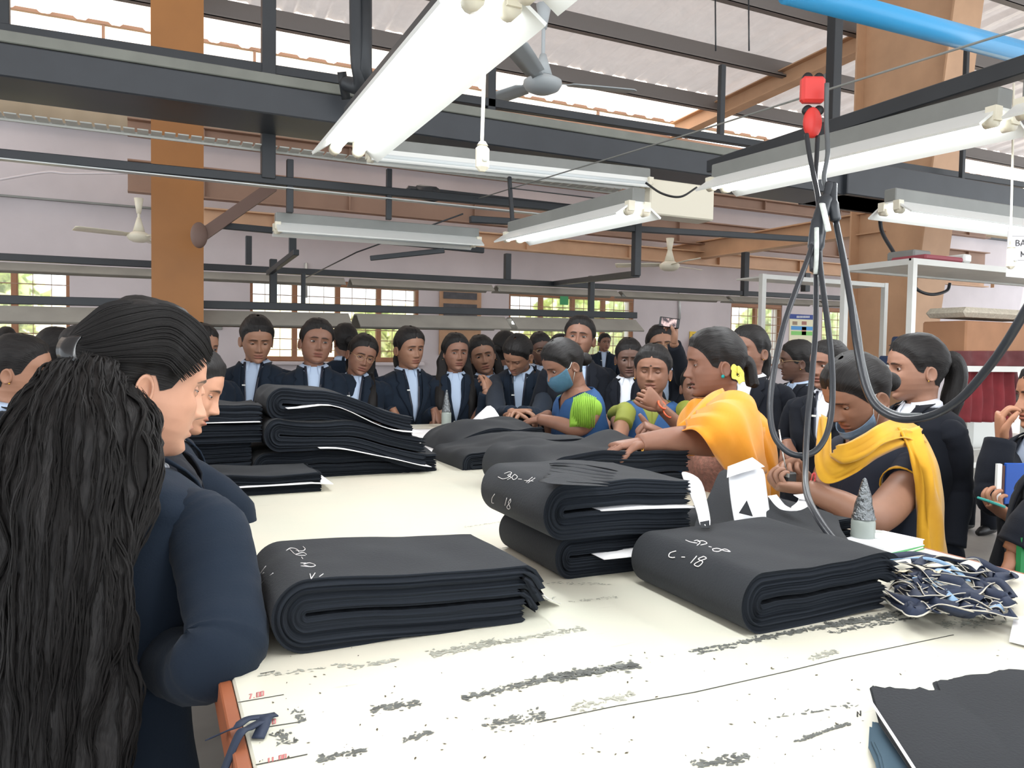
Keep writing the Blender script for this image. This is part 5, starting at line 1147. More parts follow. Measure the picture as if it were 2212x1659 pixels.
    def badge(s, y, red=True, x=.088, dz=-.30):
        base = mat('badge_maroon', (128, 28, 44), .6) if red else mat('badge_navy', (30, 32, 40), .6); wl = mat('badge_thread', (226, 220, 222), .6)
        cen = np.array((x, y+.003, dz)); tilt = .35
        def pt(u, v, o=0): return s.B([(cen[0]+u*.026, cen[1]+o-abs(u)*.002-u*.026*tilt, cen[2]+v*.034)])[0]
        b = MB(); ring = [pt(math.cos(a), math.sin(a), .001) for a in np.arange(20)/20*6.2832]; b.add(ring, [tuple(range(20))[::-1]], smooth=False); bo = b.build('badge', base, s.o, solid=.003)
        b = MB(); b.tube([pt(math.cos(a), math.sin(a), .003) for a in np.linspace(.6, 6.0, 20)], .0022, 5)
        for st in ([(-.15, .6), (-.1, .0), (-.5, -.4), (-.25, -.55)], [(-.1, 0), (.45, -.35), (.3, -.6)], [(-.5, .1), (-.1, .35), (.1, .15)]): b.tube([pt(a, c, .003) for a, c in st], .0018, 5)
        b.build('emblem', wl, bo)
    def sleeve(s, pts, sd, m=None, r=(.036, .057, .056, .051, .045, .040), name='sleeve', cuff=None, amp=1.0, kk=9):
        """pts world: elbow, wrist(cuff)"""
        sh0 = s.B([(sd*.110, -.01, -.232)])[0]; sh = s.B([(sd*.160, -.008, -.246)])[0]; p0 = np.asarray(pts[0], float); ac = sh+(p0-sh)*.3+s.B([(sd*.012, 0, -.3)])[0]-s.B([(0, 0, -.3)])[0]
        path = cr([sh0, sh, ac]+[np.asarray(p, float) for p in pts], kk); N = len(path); tt = np.linspace(0, 1, N); rad = np.interp(tt, np.linspace(0, 1, len(r)), r)*s.hs*s.bw
        T = np.gradient(path, axis=0); cur = np.linalg.norm(np.gradient(T/np.linalg.norm(T, axis=1)[:, None], axis=0), axis=1); cur = np.convolve(cur, np.ones(5)/5, 'same')
        jit = lambda G_, pth: (G_-pth[:, None, :])*((vn(G_+s.root, 13, 2)*.10+np.sin(np.arange(N)*1.7+vn(G_[:, 0]*6, 1, 1)*3)[:, None]*.05*np.clip(cur*6, .2, 1)[:, None])*amp)[..., None]
        b = MB(); b.tube(path, rad, 18, jit=jit); o = b.build(name, m or M_blazer, s.o); return o
    def arm(s, sd, elbow, wrist, up=None, hand=None, r=(.046, .045, .042, .040, .036, .030, .026), sh=True, **hk):
        """bare arm in the body surface + hand"""
        pts = [s.B([(sd*.13, -.005, -.24)])[0], s.B([(sd*.160, -.005, -.262)])[0], elbow, (np.asarray(elbow)*.45+np.asarray(wrist)*.55), wrist] if sh else [elbow, (np.asarray(elbow)+np.asarray(wrist))/2, wrist]
        path = cr(pts, 8); rad = np.interp(np.linspace(0, 1, len(path)), np.linspace(0, 1, len(r)), r)*s.hs*(1 if sh else 1); s.body.tube(path, rad, 16)
        return s.hand(wrist, hand['dir'], hand['n'], sd, **{k: v for k, v in hand.items() if k not in ('dir', 'n')}) if hand else None
    def hand(s, wrist, dirv, nrm, sd, curl=(20, 25, 30, 35), thumb=30, spread=6, size=1.0, nails=False):
        """nrm: direction the palm faces; sd: +1 right hand, -1 left hand"""
        a = np.asarray(dirv, float); a /= np.linalg.norm(a); n = np.asarray(nrm, float); n = n-a*np.dot(a, n); n /= np.linalg.norm(n); l = np.cross(n, a)*(1 if sd > 0 else -1)   # l points to the thumb side
        k = size*s.hs*1.0; w = np.asarray(wrist, float); b = s.body; G = []
        for t, hw, ht in ((-.02, .024, .020), (0, .026, .0185), (.02, .033, .0175), (.045, .039, .0165), (.07, .041, .0145), (.085, .040, .012), (.090, .034, .008)):
            row = []
            for j in range(18): an = j/18*6.2832; row.append(w+k*(a*(t-.006*math.cos(an)*(t > .06))+l*(hw*np.sign(math.cos(an))*abs(math.cos(an))**.8)+n*ht*math.sin(an)))
            G.append(row)
        b.grid(np.array(G), 0, close=True, cap0=True, cap1=True)
        tips = []
        for i, (lat, ln, r0) in enumerate(((.0295, .072, .0085), (.0100, .080, .0088), (-.0100, .075, .0084), (-.0285, .060, .0074))):
            base = w+k*(a*(.080-.004*abs(i-1))+l*lat); sp = R((1.3-i)*spread); d = a*math.cos(sp)+l*math.sin(sp); cu = np.atleast_1d(curl[i]); cs = [cu[0], cu[0]*1.25, cu[0]*.8] if len(cu) == 1 else list(cu)
            pts = [base-d*.012*k, base]; th = 0; p = base
            for seg, c_ in zip((.46, .30, .24), cs):
                th += R(c_); dd = d*math.cos(th)+n*math.sin(th); p = p+dd*ln*seg*k; pts.append(p)
            q = cr(pts, 5); rr = np.interp(np.linspace(0, 1, len(q)), [0, .25, .45, .6, .8, .95, 1], np.array([1.05, 1.08, .95, 1.0, .88, .78, .45])*r0*k)
            colr = np.zeros((len(q), 10, 3)); 
            b.tube(q, rr, 10); tips.append(p)
        tb_ = w+k*(a*.022+l*.026+n*.004); sp = R(42-thumb*.25); d = a*math.cos(sp)+l*math.sin(sp); d2 = a*math.cos(sp*.55)+l*math.sin(sp*.45)+n*math.sin(R(thumb)); d2 /= np.linalg.norm(d2); d3 = a+n*math.sin(R(thumb*1.4)); d3 /= np.linalg.norm(d3)
        pts = [tb_-d*.022*k, tb_+d*.01*k, tb_+k*(d*.02+d2*.018), tb_+k*(d*.02+d2*.042), tb_+k*(d*.02+d2*.045+d3*.026)]; q = cr(pts, 5); b.tube(q, np.interp(np.linspace(0, 1, len(q)), [0, .3, .55, .8, 1], np.array([.017, .0145, .0105, .0105, .006])*k), 10)
        return tips
    def earring(s, m=None, r=.0045, drop=False):
        for sd in (-1, 1):
            b = MB(); p = s.H([(sd*(.070*s.prm['w']+.012), -.006, -.046)])[0]; b.ell(p, (r, r, r), 8)
            if drop: b.ell(p-(0, 0, .010), (r*.8, r*.8, r*1.2), 8)
            b.build('earring', m or M_gold, s.o)
    def glasses(s):
        b = MB()
        for sd in (-1, 1):
            c = np.array((sd*.031, .094, -.003)); b.tube(s.H([c+(.0215*math.cos(a), -abs(math.cos(a))*.002-.006*(sd*math.cos(a) > 0)*abs(math.cos(a)), .017*math.sin(a)) for a in np.linspace(0, 6.2832, 21)]), .0012, 6)
            b.tube(s.H([(sd*.052, .088, .0), (sd*.074, .05, .004), (sd*.078, -.01, -.0)]), .0013, 6)
        b.tube(s.H([(-.010, .094, .002), (0, .098, .005), (.010, .094, .002)]), .0012, 6); b.build('glasses', M_glass, s.o)
    def mask(s, chin=False, m=None):
        G = []; lam = np.linspace(-1.25, 1.25, 25); z0, z1 = (-.022, -.118) if not chin else (-.080, -.128)
        for z in np.linspace(z0, z1, 12):
            zz = np.full(25, z)+.012*np.abs(lam)**2*(1 if not chin else 1.8); x, y = head_xy(lam, np.clip(zz, -.114, 1), s.prm, False); bul = (.020*np.exp(-(lam/.55)**2)*math.sin(np.pi*min(1, (z0-z)/(z0-z1)*1.0)**.7+0.0) if not chin else .014*np.exp(-(lam/.6)**2))
            pl = .0015*math.sin(z*700); r = 1+(.006+bul+pl)/np.hypot(x, y); G.append(np.stack([x*r, y*r, zz], -1))
        b = MB(); b.grid(s.grid_head(np.array(G)), 0); mk = b.build('face_mask', m or mat('surgical_blue', (104, 142, 168), .7, bump=.3, bscale=60), s.o, solid=.0015)
        b = MB()
        for sd in (-1, 1): b.tube(s.H([G[1][-1 if sd > 0 else 0]*(1.0), (sd*.076, .01, -.01), (sd*.078, -.012, .008)]), .0011, 5); b.tube(s.H([G[-2][-1 if sd > 0 else 0], (sd*.074, .0, -.05), (sd*.078, -.012, -.03)]), .0011, 5)
        b.build('ear_loop', M_white, mk)
    def tunic(s, m, neck=-.20, off=.012, name='tunic', hem=-.95, n=64, bump=1, top=-.172):
        dzs = np.linspace(top, hem, 34); G = []
        for dz in dzs:
            vx = np.interp(dz, [neck, top], [.0, .085]) if dz > neck else 0.0; W_ = torso_at(dz, 1)+off; a0 = math.asin(min(.97, vx/W_)) if vx > 0 else 0.0
            fl = 1+.3*max(0, (-.6-dz)/.4); G.append(s.ring(dz, np.linspace(a0, 2*np.pi-a0, n), off+.003, fl))
        G = np.array(G); Wp = s.B(G.reshape(-1, 3)).reshape(G.shape); c = Wp.mean(1, keepdims=True); dn = Wp-c; dn /= np.linalg.norm(dn, axis=-1)[..., None]+1e-6
        Wp = Wp+dn*(vn(Wp+s.root, 8, 2)*.007)[..., None]; b = MB(); b.grid(Wp, 0); return b.build(name, m, s.o, solid=.003)
def V(a, b): d = np.asarray(b, float)-np.asarray(a, float); return d/np.linalg.norm(d)
TOC = -_f
def student(label, px, cy, ch, d, face, body=None, pitch=0, roll=0, lean=0, skin=(150, 100, 72), style='tied', eyes='open', gaze=(0, 0), blz=None, glasses=False, badge=False, lany=True, shirt=None, arms=None, prm=None, hk=None, hs=None, vdeep=-.46, legs=True, hem=-.86, lip=1, ear=True, bw=1.0, lod=1, brow=1.0):
    """cy, ch: crown and chin rows in the photo"""
    if hs is None: hs = max(.86, min(1.12, (ch-cy)/F_PX*d/.236))
    p = Person(label, px, (cy+ch)/2+(ch-cy)*.02, d, face, body, pitch, roll, lean, hs, skin, prm, lod=lod, bw=bw)
    p.build_body((0, eyes), gaze, lip=lip, brow=brow); p.hair(style, **(hk or {}))
    blz = blz or M_blazer; p.blazer(blz, lanyard=lany, badge=badge, shirt=shirt, vdeep=vdeep, hem=hem)
    for sd in (-1, 1):
        a = (arms or {}).get(sd)
        if a is None:
            e = p.B([(sd*.225, -.03, -.50)])[0]; w = p.B([(sd*.14, .16, -.64)])[0]; w[2] = max(w[2], TZ+.06); h = dict(dir=V(w, p.B([(0, .26, -.68)])[0]), n=(0, 0, -1.), curl=(25, 28, 30, 32))
        else: e, w, h = a
        p.sleeve([e, np.asarray(e)*.4+np.asarray(w)*.6, w], sd, blz)
        if h: p.arm(sd, e, w+V(e, w)*.012, hand=h, r=(.026, .030, .030, .028, .028, .026, .024))
    if glasses: p.glasses()
    if ear: p.earring(r=.003)
    if legs: p.legs()
    p.finish(); return p
SK1, SK2, SK3, SK4 = (152, 112, 90), (136, 98, 80), (106, 78, 66), (166, 122, 98)
# ---- the far row
student('student with lowered eyes in navy blazer with lanyard, first right of the ochre pillar', 555, 679, 782, 4.5, 8, -12, pitch=18, skin=SK1, eyes='down', gaze=(0, 25), hk=dict(length=.1))
student('student with centre parting and red round badge looking at the viewer', 684, 683, 790, 4.55, 10, 0, roll=-6, skin=SK2, badge='red', gaze=(-8, 0), prm=dict(jaw=1.1, w=1.03), vdeep=-.42, hk=dict(length=.08))
student('student seen from behind her head at the middle window, hair gathered', 745, 699, 770, 5.5, 200, 170, skin=SK2, style='bun', lany=False)
student('student with gold glasses and long ponytail over her shoulder', 782, 722, 808, 4.65, 14, -4, pitch=12, roll=-14, skin=SK2, eyes='down', glasses=True, style='longpony', hk=dict(length=.28, loose=1, side=-1))
student('stern student looking right in navy blazer, standing apart at the window edge', 885, 706, 793, 4.8, 28, 18, pitch=8, roll=2, skin=SK1, gaze=(10, 5), hk=dict(length=.12))
student('student with long loose hair glancing sideways beside the far cone bottle', 984, 720, 800, 4.85, 18, 6, pitch=2, skin=SK2, style='long', gaze=(16, 0), lany=False, hk=dict(length=.28))
def P_(x, y, d): return P(x, y, d)
w = P_(1052, 845, 4.2)
student('student resting her fingers on her chin, white bangle at the wrist', 1042, 724, 806, 5.2, 6, 20, pitch=6, roll=12, skin=SK1, style='long', lany=False, hk=dict(length=.15),
    arms={-1: (P_(1040, 925, 4.65), P_(1051, 850, 4.6), dict(dir=V(P_(1051, 850, 4.6), P_(1058, 808, 4.7)), n=-np.array(_r0)*.8+np.array(_f)*.5, curl=(45, 50, 55, 60), thumb=35, size=.95))})
b = MB(); b.tube([P(1051+11*math.cos(a), 852+4*math.sin(a), 4.6-.03*math.sin(a)) for a in np.linspace(0, 6.3, 18)], .005, 6); tag(b.build('bangle', M_white), 'white bangle on the wrist of the student touching her chin', 'bangle')
student('student with hair only showing behind the one looking down', 1092, 716, 790, 5.8, 150, 170, skin=SK2, style='bun', lany=False)
w1, w2 = P_(1112, 888, 4.0), P_(1118, 880, 3.98)
student('student bending over the marker paper with both lanyard straps showing', 1118, 722, 806, 4.75, -28, -10, pitch=18, roll=-4, lean=22, skin=SK1, eyes='down', gaze=(0, 20), hk=dict(length=.06),
    arms={-1: (P_(1160, 900, 4.15), P_(1128, 893, 4.0), dict(dir=(-1, -.3, 0), n=(0, -.3, -1), curl=(40, 45, 50, 55), thumb=40)), 1: (P_(1075, 900, 4.15), P_(1105, 892, 3.98), dict(dir=(.6, -.5, .1), n=(0, 0, -1), curl=(30, 35, 40, 45), thumb=40))})
student('dim bespectacled student peering between two others at the far end', 1168, 718, 786, 5.5, 12, 0, pitch=8, skin=SK3, glasses=True, roll=8)
student('hair of a student hidden behind the one in the surgical mask', 1210, 722, 790, 5.0, 170, 180, skin=SK3, style='bun', lany=False)
student('tall student with open collar and lanyard behind the masked woman', 1252, 682, 772, 4.5, -6, 8, pitch=-3, roll=-4, skin=SK2, gaze=(0, -2), blz=M_blazerk, prm=dict(w=1.04), hk=dict(length=.1), vdeep=-.5)
student('small distant student in front of the middle right window', 1306, 721, 757, 9.0, 20, 0, skin=SK2, legs=True, lod=0)
student('dark-faced student in black blazer between the masked and the bindi women', 1358, 731, 812, 4.45, 4, -6, pitch=10, skin=SK3, blz=M_blazerk, shirt=M_shirtw, lany=False, eyes='open', gaze=(0, 10), hk=dict(length=.1))
# student holding phone
wr = P_(1452, 738, 3.95)
st = student('student in glasses raising a phone above the crowd', 1428, 702, 790, 4.75, 8, 5, pitch=-2, roll=4, skin=SK1, blz=M_blazerk, glasses=True, hk=dict(length=.1), lany=False,
    arms={-1: (P_(1478, 815, 4.55), P_(1457, 745, 4.4), dict(dir=V(P_(1457, 745, 4.4), P_(1460, 700, 4.4)), n=-np.array(_r0), curl=(35, 45, 50, 55), thumb=30))})
root = empty('mobile_phone', P_(1446, 697, 4.34), 'black phone held up showing the camera picture', 'phone')
ph = np.stack([_r, _f, _u], 1)@np.array(Matrix.Rotation(R(8), 3, 'Y')); c = P_(1446, 697, 4.34)
b = MB(); b.box(c, (.115, .010, .056), rot=ph, bev=.004); b.build('case', M_black, root)
def screen_mat():
    m, t, b_ = nt_mat('phone_screen'); n = t.nodes.new('ShaderNodeTexNoise'); n.inputs['Scale'].default_value = 40; tc = t.nodes.new('ShaderNodeTexCoord'); t.links.new(tc.outputs['Object'], n.inputs[0])
    r = t.nodes.new('ShaderNodeValToRGB'); r.color_ramp.elements[0].position = .4; r.color_ramp.elements[1].position = .65; r.color_ramp.elements[0].color = srgb(50, 40, 45); r.color_ramp.elements[1].color = srgb(200, 170, 165)
    t.links.new(n.outputs[0], r.inputs[0]); t.links.new(r.outputs[0], b_.inputs['Base Color']); t.links.new(r.outputs[0], b_.inputs['Emission Color']); b_.inputs['Emission Strength'].default_value = .5; return m
b = MB(); b.box(c-_f*.006-_r*.004, (.085, .001, .046), rot=ph); b.build('screen', screen_mat(), root)
# ---- women in blue aprons
p = Person('woman in surgical mask, blue apron and lime pleated sleeves bending over the marker paper', 1216, 788, 3.55, -62, -66, 14, 0, 14, .95, SK2); p.build_body((0, 'open'), (0, 10)); p.hair('bun', thick=.015, bun=-.03)
p.mask(m=mat('mask_teal', (70, 110, 132), .7, bump=.3, bscale=60)); p.tunic(M_tunic, neck=-.25)
e, w = P_(1240, 935, 3.35), P_(1165, 905, 3.5); p.sleeve([P_(1256, 880, 3.42), P_(1252, 925, 3.38)], -1, M_lime, r=(.040, .048, .050, .050, .048), amp=.6, name='pleated_sleeve'); p.arm(-1, P_(1252, 925, 3.4), w, hand=dict(dir=V(w, P_(1135, 912, 3.55)), n=(0, 0, -1), curl=(20, 22, 25, 28), size=.9))
b = MB()
for k in range(13):
    x = 1237+k*3.9; dd = 3.40-.045*math.sin(math.pi*k/12)-.02; b.tube([P_(x+3, 848+abs(k-6)*1.8, dd+.02), P_(x+1, 880, dd-.015), P_(x-1, 920+k*.3, dd-.005)], .0035, 5)
b.build('sleeve_pleat', M_lime, p.o)['kind'] = 'stuff'
w = P_(1180, 895, 3.6); p.sleeve([p.B([(.21, .03, -.42)])[0]], 1, M_lime, r=(.040, .056, .052)); p.arm(1, p.B([(.22, .06, -.46)])[0], w, hand=dict(dir=V(w, P_(1150, 908, 3.7)), n=(0, 0, -1), size=.9))
p.legs(M_lime); p.finish()
def bracelet(px, py, d, rx, ry, th, m, lab, r=.003, zz=.03, nm='bangle'):
    b = MB(); b.tube([P(px+rx*math.cos(a)*math.cos(th)-ry*math.sin(a)*math.sin(th), py+rx*math.cos(a)*math.sin(th)+ry*math.sin(a)*math.cos(th), d-zz*math.sin(a)) for a in np.linspace(0, 6.2832, 22)], r, 7); tag(b.build(nm, m), lab, 'bangle')
p = Person('woman with a bindi and closed eyes, blue apron over green, hand at her collar', 1410, 800, 3.6, -6, 2, 4, -2, 0, .97, (140, 100, 80), dict(w=1.04, jaw=1.15, mouth=1.05)); p.build_body((0, 'closed'), brow=.8); p.hair('bun', thick=.016, bun=-.02, cover_ears=False); p.earring()
p.tunic(M_olive, neck=-.22, name='green_blouse', off=.006); p.tunic(M_tunic, neck=-.30, off=.018, name='apron', top=-.176)
b = MB(); b.ell(p.H([(0, .0945, .030)])[0], (.0035, .0035, .0035), 8); b.build('bindi', M_black, p.o)
p.sleeve([P_(1352, 890, 3.5), P_(1345, 918, 3.42)], 1, M_olive, r=(.032, .042, .045, .044), name='green_sleeve'); p.arm(1, P_(1342, 930, 3.35), P_(1312, 985, 3.05), hand=dict(dir=(-.6, .5, -.2), n=(0, 0, -1)), r=(.040, .040, .038, .036, .033, .028, .024))
e, w = P_(1484, 935, 3.4), P_(1424, 878, 3.28); p.sleeve([P_(1482, 885, 3.5)], -1, M_olive, r=(.032, .044, .045), name='green_sleeve'); p.arm(-1, e, w, hand=dict(dir=V(w, P_(1392, 848, 3.25)), n=np.array(_f)*.8-np.array(_r0)*.3, curl=(55, 58, 60, 62), thumb=25), r=(.040, .040, .038, .036, .033, .028, .024))
p.legs(M_tunic); p.finish()
bracelet(1430, 874, 3.27, 11, 5, .9, mat('orange_bangle', (225, 100, 60), .35), 'orange bangle nearer the hand of the woman with the bindi', r=.0045)
bracelet(1441, 892, 3.29, 12, 5, .9, mat('orange_bangle', (225, 100, 60), .35), 'orange bangle lower on the forearm of the woman with the bindi', r=.0035)
p = Person('woman in green blouse mostly hidden between the bindi woman and orange dupatta', 1502, 835, 4.2, 2, 0, 2, 0, 0, .95, SK2); p.build_body((0, 'open')); p.hair('bun'); p.tunic(mat('green_shiny', (70, 104, 40), .4, var=.3, vscale=60), neck=-.22); p.sleeve([P_(1475, 905, 3.8), P_(1472, 930, 3.75)], 1, mat('green_shiny', (70, 104, 40), .4), r=(.040, .050, .050)); p.legs(M_lime); p.finish()
# ---- right hand students
student('tall student with lips parted behind the orange dupatta, round white badge', 1618, 703, 806, 3.7, -38, -16, pitch=0, skin=SK2, blz=M_blazerk, shirt=M_shirtw, badge='white', lany=False, vdeep=-.42, gaze=(-6, 8), hk=dict(length=.1))
student('student in profile with glasses and drop earring behind the hanging cable', 1722, 735, 822, 3.95, -82, -50, pitch=2, skin=SK3, blz=M_blazerk, glasses=True, hk=dict(length=.1), lany=False)
student('frowning student with white collar between the hanging cables', 1790, 736, 838, 3.25, -42, -18, pitch=2, skin=SK2, blz=M_blazerk, shirt=M_shirtw, hk=dict(length=.08), vdeep=-.42, gaze=(6, 0))
student('tall frowning student in profile with ponytail and long black blazer at the right', 1978, 722, 862, 2.95, -66, -48, pitch=4, skin=(158, 118, 98), blz=M_blazerk, shirt=M_shirtw, style='longpony', badge='red', lany=False, hem=-1.0, hk=dict(length=.2, vol=1.2), gaze=(-4, 4), prm=dict(w=1.02), bw=.92,
    arms={-1: (P_(2070, 1050, 2.85), P_(2060, 1180, 2.8), None), 1: (P_(1920, 1010, 3.15), P_(1915, 1120, 3.0), None)})
# left side, behind the near girls
student('student at the left edge in profile behind the long-haired girl', 45, 724, 868, 2.5, 72, 60, pitch=4, skin=SK4, style='tied', blz=M_blazerk, hk=dict(length=.1, cover_ears=False), lany=False)
student('back of a head left of the near girls, in front of the left window', 125, 712, 800, 3.5, 110, 100, skin=SK2, style='bun', lany=False)
student('distant head at the far left in front of the window', 14, 710, 755, 6.5, 180, 180, skin=SK3, style='bun', lany=False, lod=0)
student('student half hidden behind the near girls, just right of the ochre pillar', 432, 699, 800, 4.2, 38, 20, pitch=6, skin=SK1, hk=dict(length=.1), lany=False)
# ---- woman in the orange dupatta
def fold_mat(name, col, col2=None):
    m, t, b = nt_mat(name); tc = t.nodes.new('ShaderNodeTexCoord'); n = t.nodes.new('ShaderNodeTexNoise'); n.inputs['Scale'].default_value = 6; n.inputs['Detail'].default_value = 5
    t.links.new(tc.outputs['Object'], n.inputs[0]); r = t.nodes.new('ShaderNodeValToRGB'); r.color_ramp.elements[0].position = .35; r.color_ramp.elements[1].position = .65
    c = srgb(*col); c2 = srgb(*(col2 or col)); r.color_ramp.elements[0].color = c2; r.color_ramp.elements[1].color = c
    t.links.new(n.outputs[0], r.inputs[0]); t.links.new(r.outputs[0], b.inputs['Base Color']); b.inputs['Roughness'].default_value = .75; b.inputs['Sheen Weight'].default_value = .2; b.inputs['Specular IOR Level'].default_value = .2
    return m
M_or = fold_mat('orange_dupatta', (236, 158, 50), (228, 148, 42)); M_yel = fold_mat('yellow_dupatta', (216, 164, 42), (190, 138, 32))
M_kurta = mat('pink_lace_kurta', (226, 172, 154), .85, var=.22, vscale=70, bump=.5, bscale=120)
def cloth_path(rings, n=28, mi=0, fold=.006, ff=9, seed=0, close=True):
    """rings: list of (centre, axis a * half width, axis b * half depth)"""
    G = []
    for k, (c, a, b_) in enumerate(rings):
        c, a, b_ = map(lambda q: np.asarray(q, float), (c, a, b_)); row = []
        for j in range(n):
            t = j/n*6.2832; q = 1+fold/np.linalg.norm(a)*math.sin(ff*t+k*.25+seed)+fold*.6/np.linalg.norm(a)*math.sin(ff*2.3*t-k*.4+seed*2); row.append(c+a*math.cos(t)*q+b_*math.sin(t)*q)
        G.append(row)
    return np.array(G)
def smooth_rings(rings, k=5):
    A = [cr([r[i] for r in rings], k) for i in range(3)]; return list(zip(*A))
p = Person('woman in an orange dupatta pointing down at the cloth bundles', 1543, 785, 2.72, -76, -58, 0, 3, 6, 1.0, (140, 100, 82), dict(nose=1.1, mouth=1.0, open=.35, jaw=1.05)); p.build_body((0, 'down'), (0, 20)); p.hair('pony', thick=.014, length=.02, vol=.7)
p.earring(mat('teal_stone', (20, 150, 150), .15), r=.0065)
b = MB(); e = P(1594, 808, 2.62); rnd = random.Random(3); G = np.array([[e+np.array((math.cos(a)*r_*.9+.004*math.sin(5*a), math.sin(a)*r_*.5, math.sin(a)*r_+.005*math.sin(6*a+r_*90))) for a in np.linspace(0, 6.2832, 30)] for r_ in (.006, .014, .024, .032)]); b.grid(G); b.build('yellow_scrunchie', mat('scrunchie', (196, 184, 70), .5), p.o, solid=.002, sub=1)
p.tunic(M_kurta, neck=-.2, off=.010, name='lace_kurta', hem=-.9, top=-.27)
sh, el, wr = p.B([(-.16, .0, -.26)])[0], P(1478, 950, 2.40), P(1380, 957, 2.33)
p.body.tube(cr([sh, sh*.45+el*.55+(0, 0, -.01), el, el*.5+wr*.5+(0, 0, .002), wr], 8), np.interp(np.linspace(0, 1, 33), [0, .25, .5, .62, .8, 1], [.054, .052, .045, .041, .034, .027]), 20)
p.hand(wr, V(wr, P(1335, 963, 2.31)), (-.15, 0, -1), -1, curl=((20, 28, 20), (30, 36, 24), (34, 40, 28), (36, 42, 30)), thumb=45, spread=5, size=.92)
bracelet(1388, 957, 2.33, 3, 19, .05, M_gold, 'thin gold bangle on the pointing wrist of the woman in orange', r=.0022, zz=.028)
w2 = P(1436, 940, 2.60); p.body.tube(cr([p.B([(.15, 0, -.26)])[0], P(1500, 965, 2.75), w2], 8), np.linspace(.044, .025, 17), 16)
p.hand(w2, V(w2, P(1400, 922, 2.58)), np.array(_f)*.3-np.array((0, 0, 1.))+np.array(_r0)*.5, 1, curl=(70, 74, 76, 78), thumb=-20, size=.95)
A = p.RB; X_, Y_ = A[:, 0], A[:, 1]; Zv = np.array((0, 0, 1.))
def T_(x, y, dz): return p.B([(x, y, dz)])[0]
rings = [(T_(0, -.0, -.150), X_*.066, Y_*.068), (T_(0, -.0, -.165), X_*.090, Y_*.085), (T_(0, -.01, -.19), X_*.135, Y_*.108), (T_(-.005, -.012, -.225), X_*.178, Y_*.124), (T_(-.01, -.01, -.275), X_*.198, Y_*.136), (T_(-.015, -.02, -.34), X_*.200, Y_*.140), (T_(-.02, -.04, -.42), X_*.185, Y_*.125), (T_(-.02, -.06, -.50), X_*.165, Y_*.10)]
G = cloth_path(smooth_rings(rings, 4), 64, fold=.006, ff=6); G = G+(vn(G*np.array((1, 1, .6))+3, 9, 2)*.010)[..., None]*Y_
b = MB(); b.grid(G, close=True, flip=True); dp = b.build('dupatta', M_or, p.o, solid=.005)
def cape(pts, n=30, nf=3, amp=.006, nm='dupatta_fold', m=None, par=None, bulge=.05, seed=0):
    """cloth sheet through rows of places given as (px, py, d)"""
    rows = [cr([P(*q) for q in r_], 6) for r_ in pts]; A_ = np.array(rows); out = np.array([cr(A_[:, j], 7) for j in range(A_.shape[1])]).transpose(1, 0, 2)
    du = np.gradient(out, axis=1); dv = np.gradient(out, axis=0); N_ = np.cross(du, dv); N_ /= np.linalg.norm(N_, axis=-1)[..., None]+1e-9; sg = np.sign((N_*(-_f)).sum(-1).mean()); N_ *= sg
    I_, J_ = np.meshgrid(np.linspace(0, 1, out.shape[0]), np.linspace(0, 1, out.shape[1]), indexing='ij')
    f_ = amp*(np.sin(nf*6.283*(J_+.12*np.sin(I_*4+seed)))+.5*np.sin(nf*13.1*J_+3*I_+seed)+.8*vn(np.stack([I_*1.5, J_*5, I_*0+seed], -1), 2, 2)); out = out+N_*f_[..., None]
    b = MB(); b.grid(out); return b.build(nm, m, par, solid=.004)
# over the near shoulder and upper arm, ending in a slanting hem
cape([[(1530, 880, 2.44), (1495, 900, 2.40), (1466, 935, 2.40)], [(1575, 850, 2.40), (1540, 892, 2.28), (1503, 932, 2.28)], [(1625, 866, 2.44), (1590, 915, 2.26), (1530, 962, 2.25)], [(1648, 930, 2.48), (1625, 985, 2.30), (1555, 1005, 2.34)], [(1655, 1000, 2.52), (1640, 1040, 2.38), (1585, 1045, 2.42)]], nf=3, amp=.007, nm='dupatta_shoulder_fall', m=M_or, par=dp, seed=1)
cape([[(1560, 846, 2.60), (1600, 855, 2.55), (1640, 890, 2.58)], [(1520, 862, 2.50), (1560, 868, 2.45), (1600, 900, 2.46)], [(1490, 890, 2.46), (1520, 900, 2.40), (1545, 915, 2.40)], [(1464, 925, 2.46), (1485, 925, 2.42), (1505, 932, 2.40)]], nf=3, amp=.006, nm='dupatta_neck_fold', m=M_or, par=dp, seed=2)
cape([[(1466, 925, 2.52), (1500, 915, 2.50)], [(1464, 955, 2.54), (1505, 955, 2.50)], [(1460, 982, 2.52), (1500, 985, 2.50)]], nf=2, amp=.004, nm='dupatta_front_end', m=M_or, par=dp, seed=3)
cape([[(1590, 930, 2.46), (1640, 925, 2.52), (1650, 920, 2.72)], [(1600, 990, 2.44), (1655, 1000, 2.52), (1662, 1000, 2.74)], [(1575, 1030, 2.48), (1650, 1045, 2.48), (1672, 1045, 2.72)], [(1600, 1090, 2.48), (1655, 1090, 2.50), (1675, 1090, 2.70)], [(1620, 1160, 2.50), (1660, 1160, 2.52), (1680, 1150, 2.66)]], nf=2, amp=.005, nm='dupatta_back_fall', m=M_or, par=dp, seed=4)
p.legs(M_kurta); p.finish()
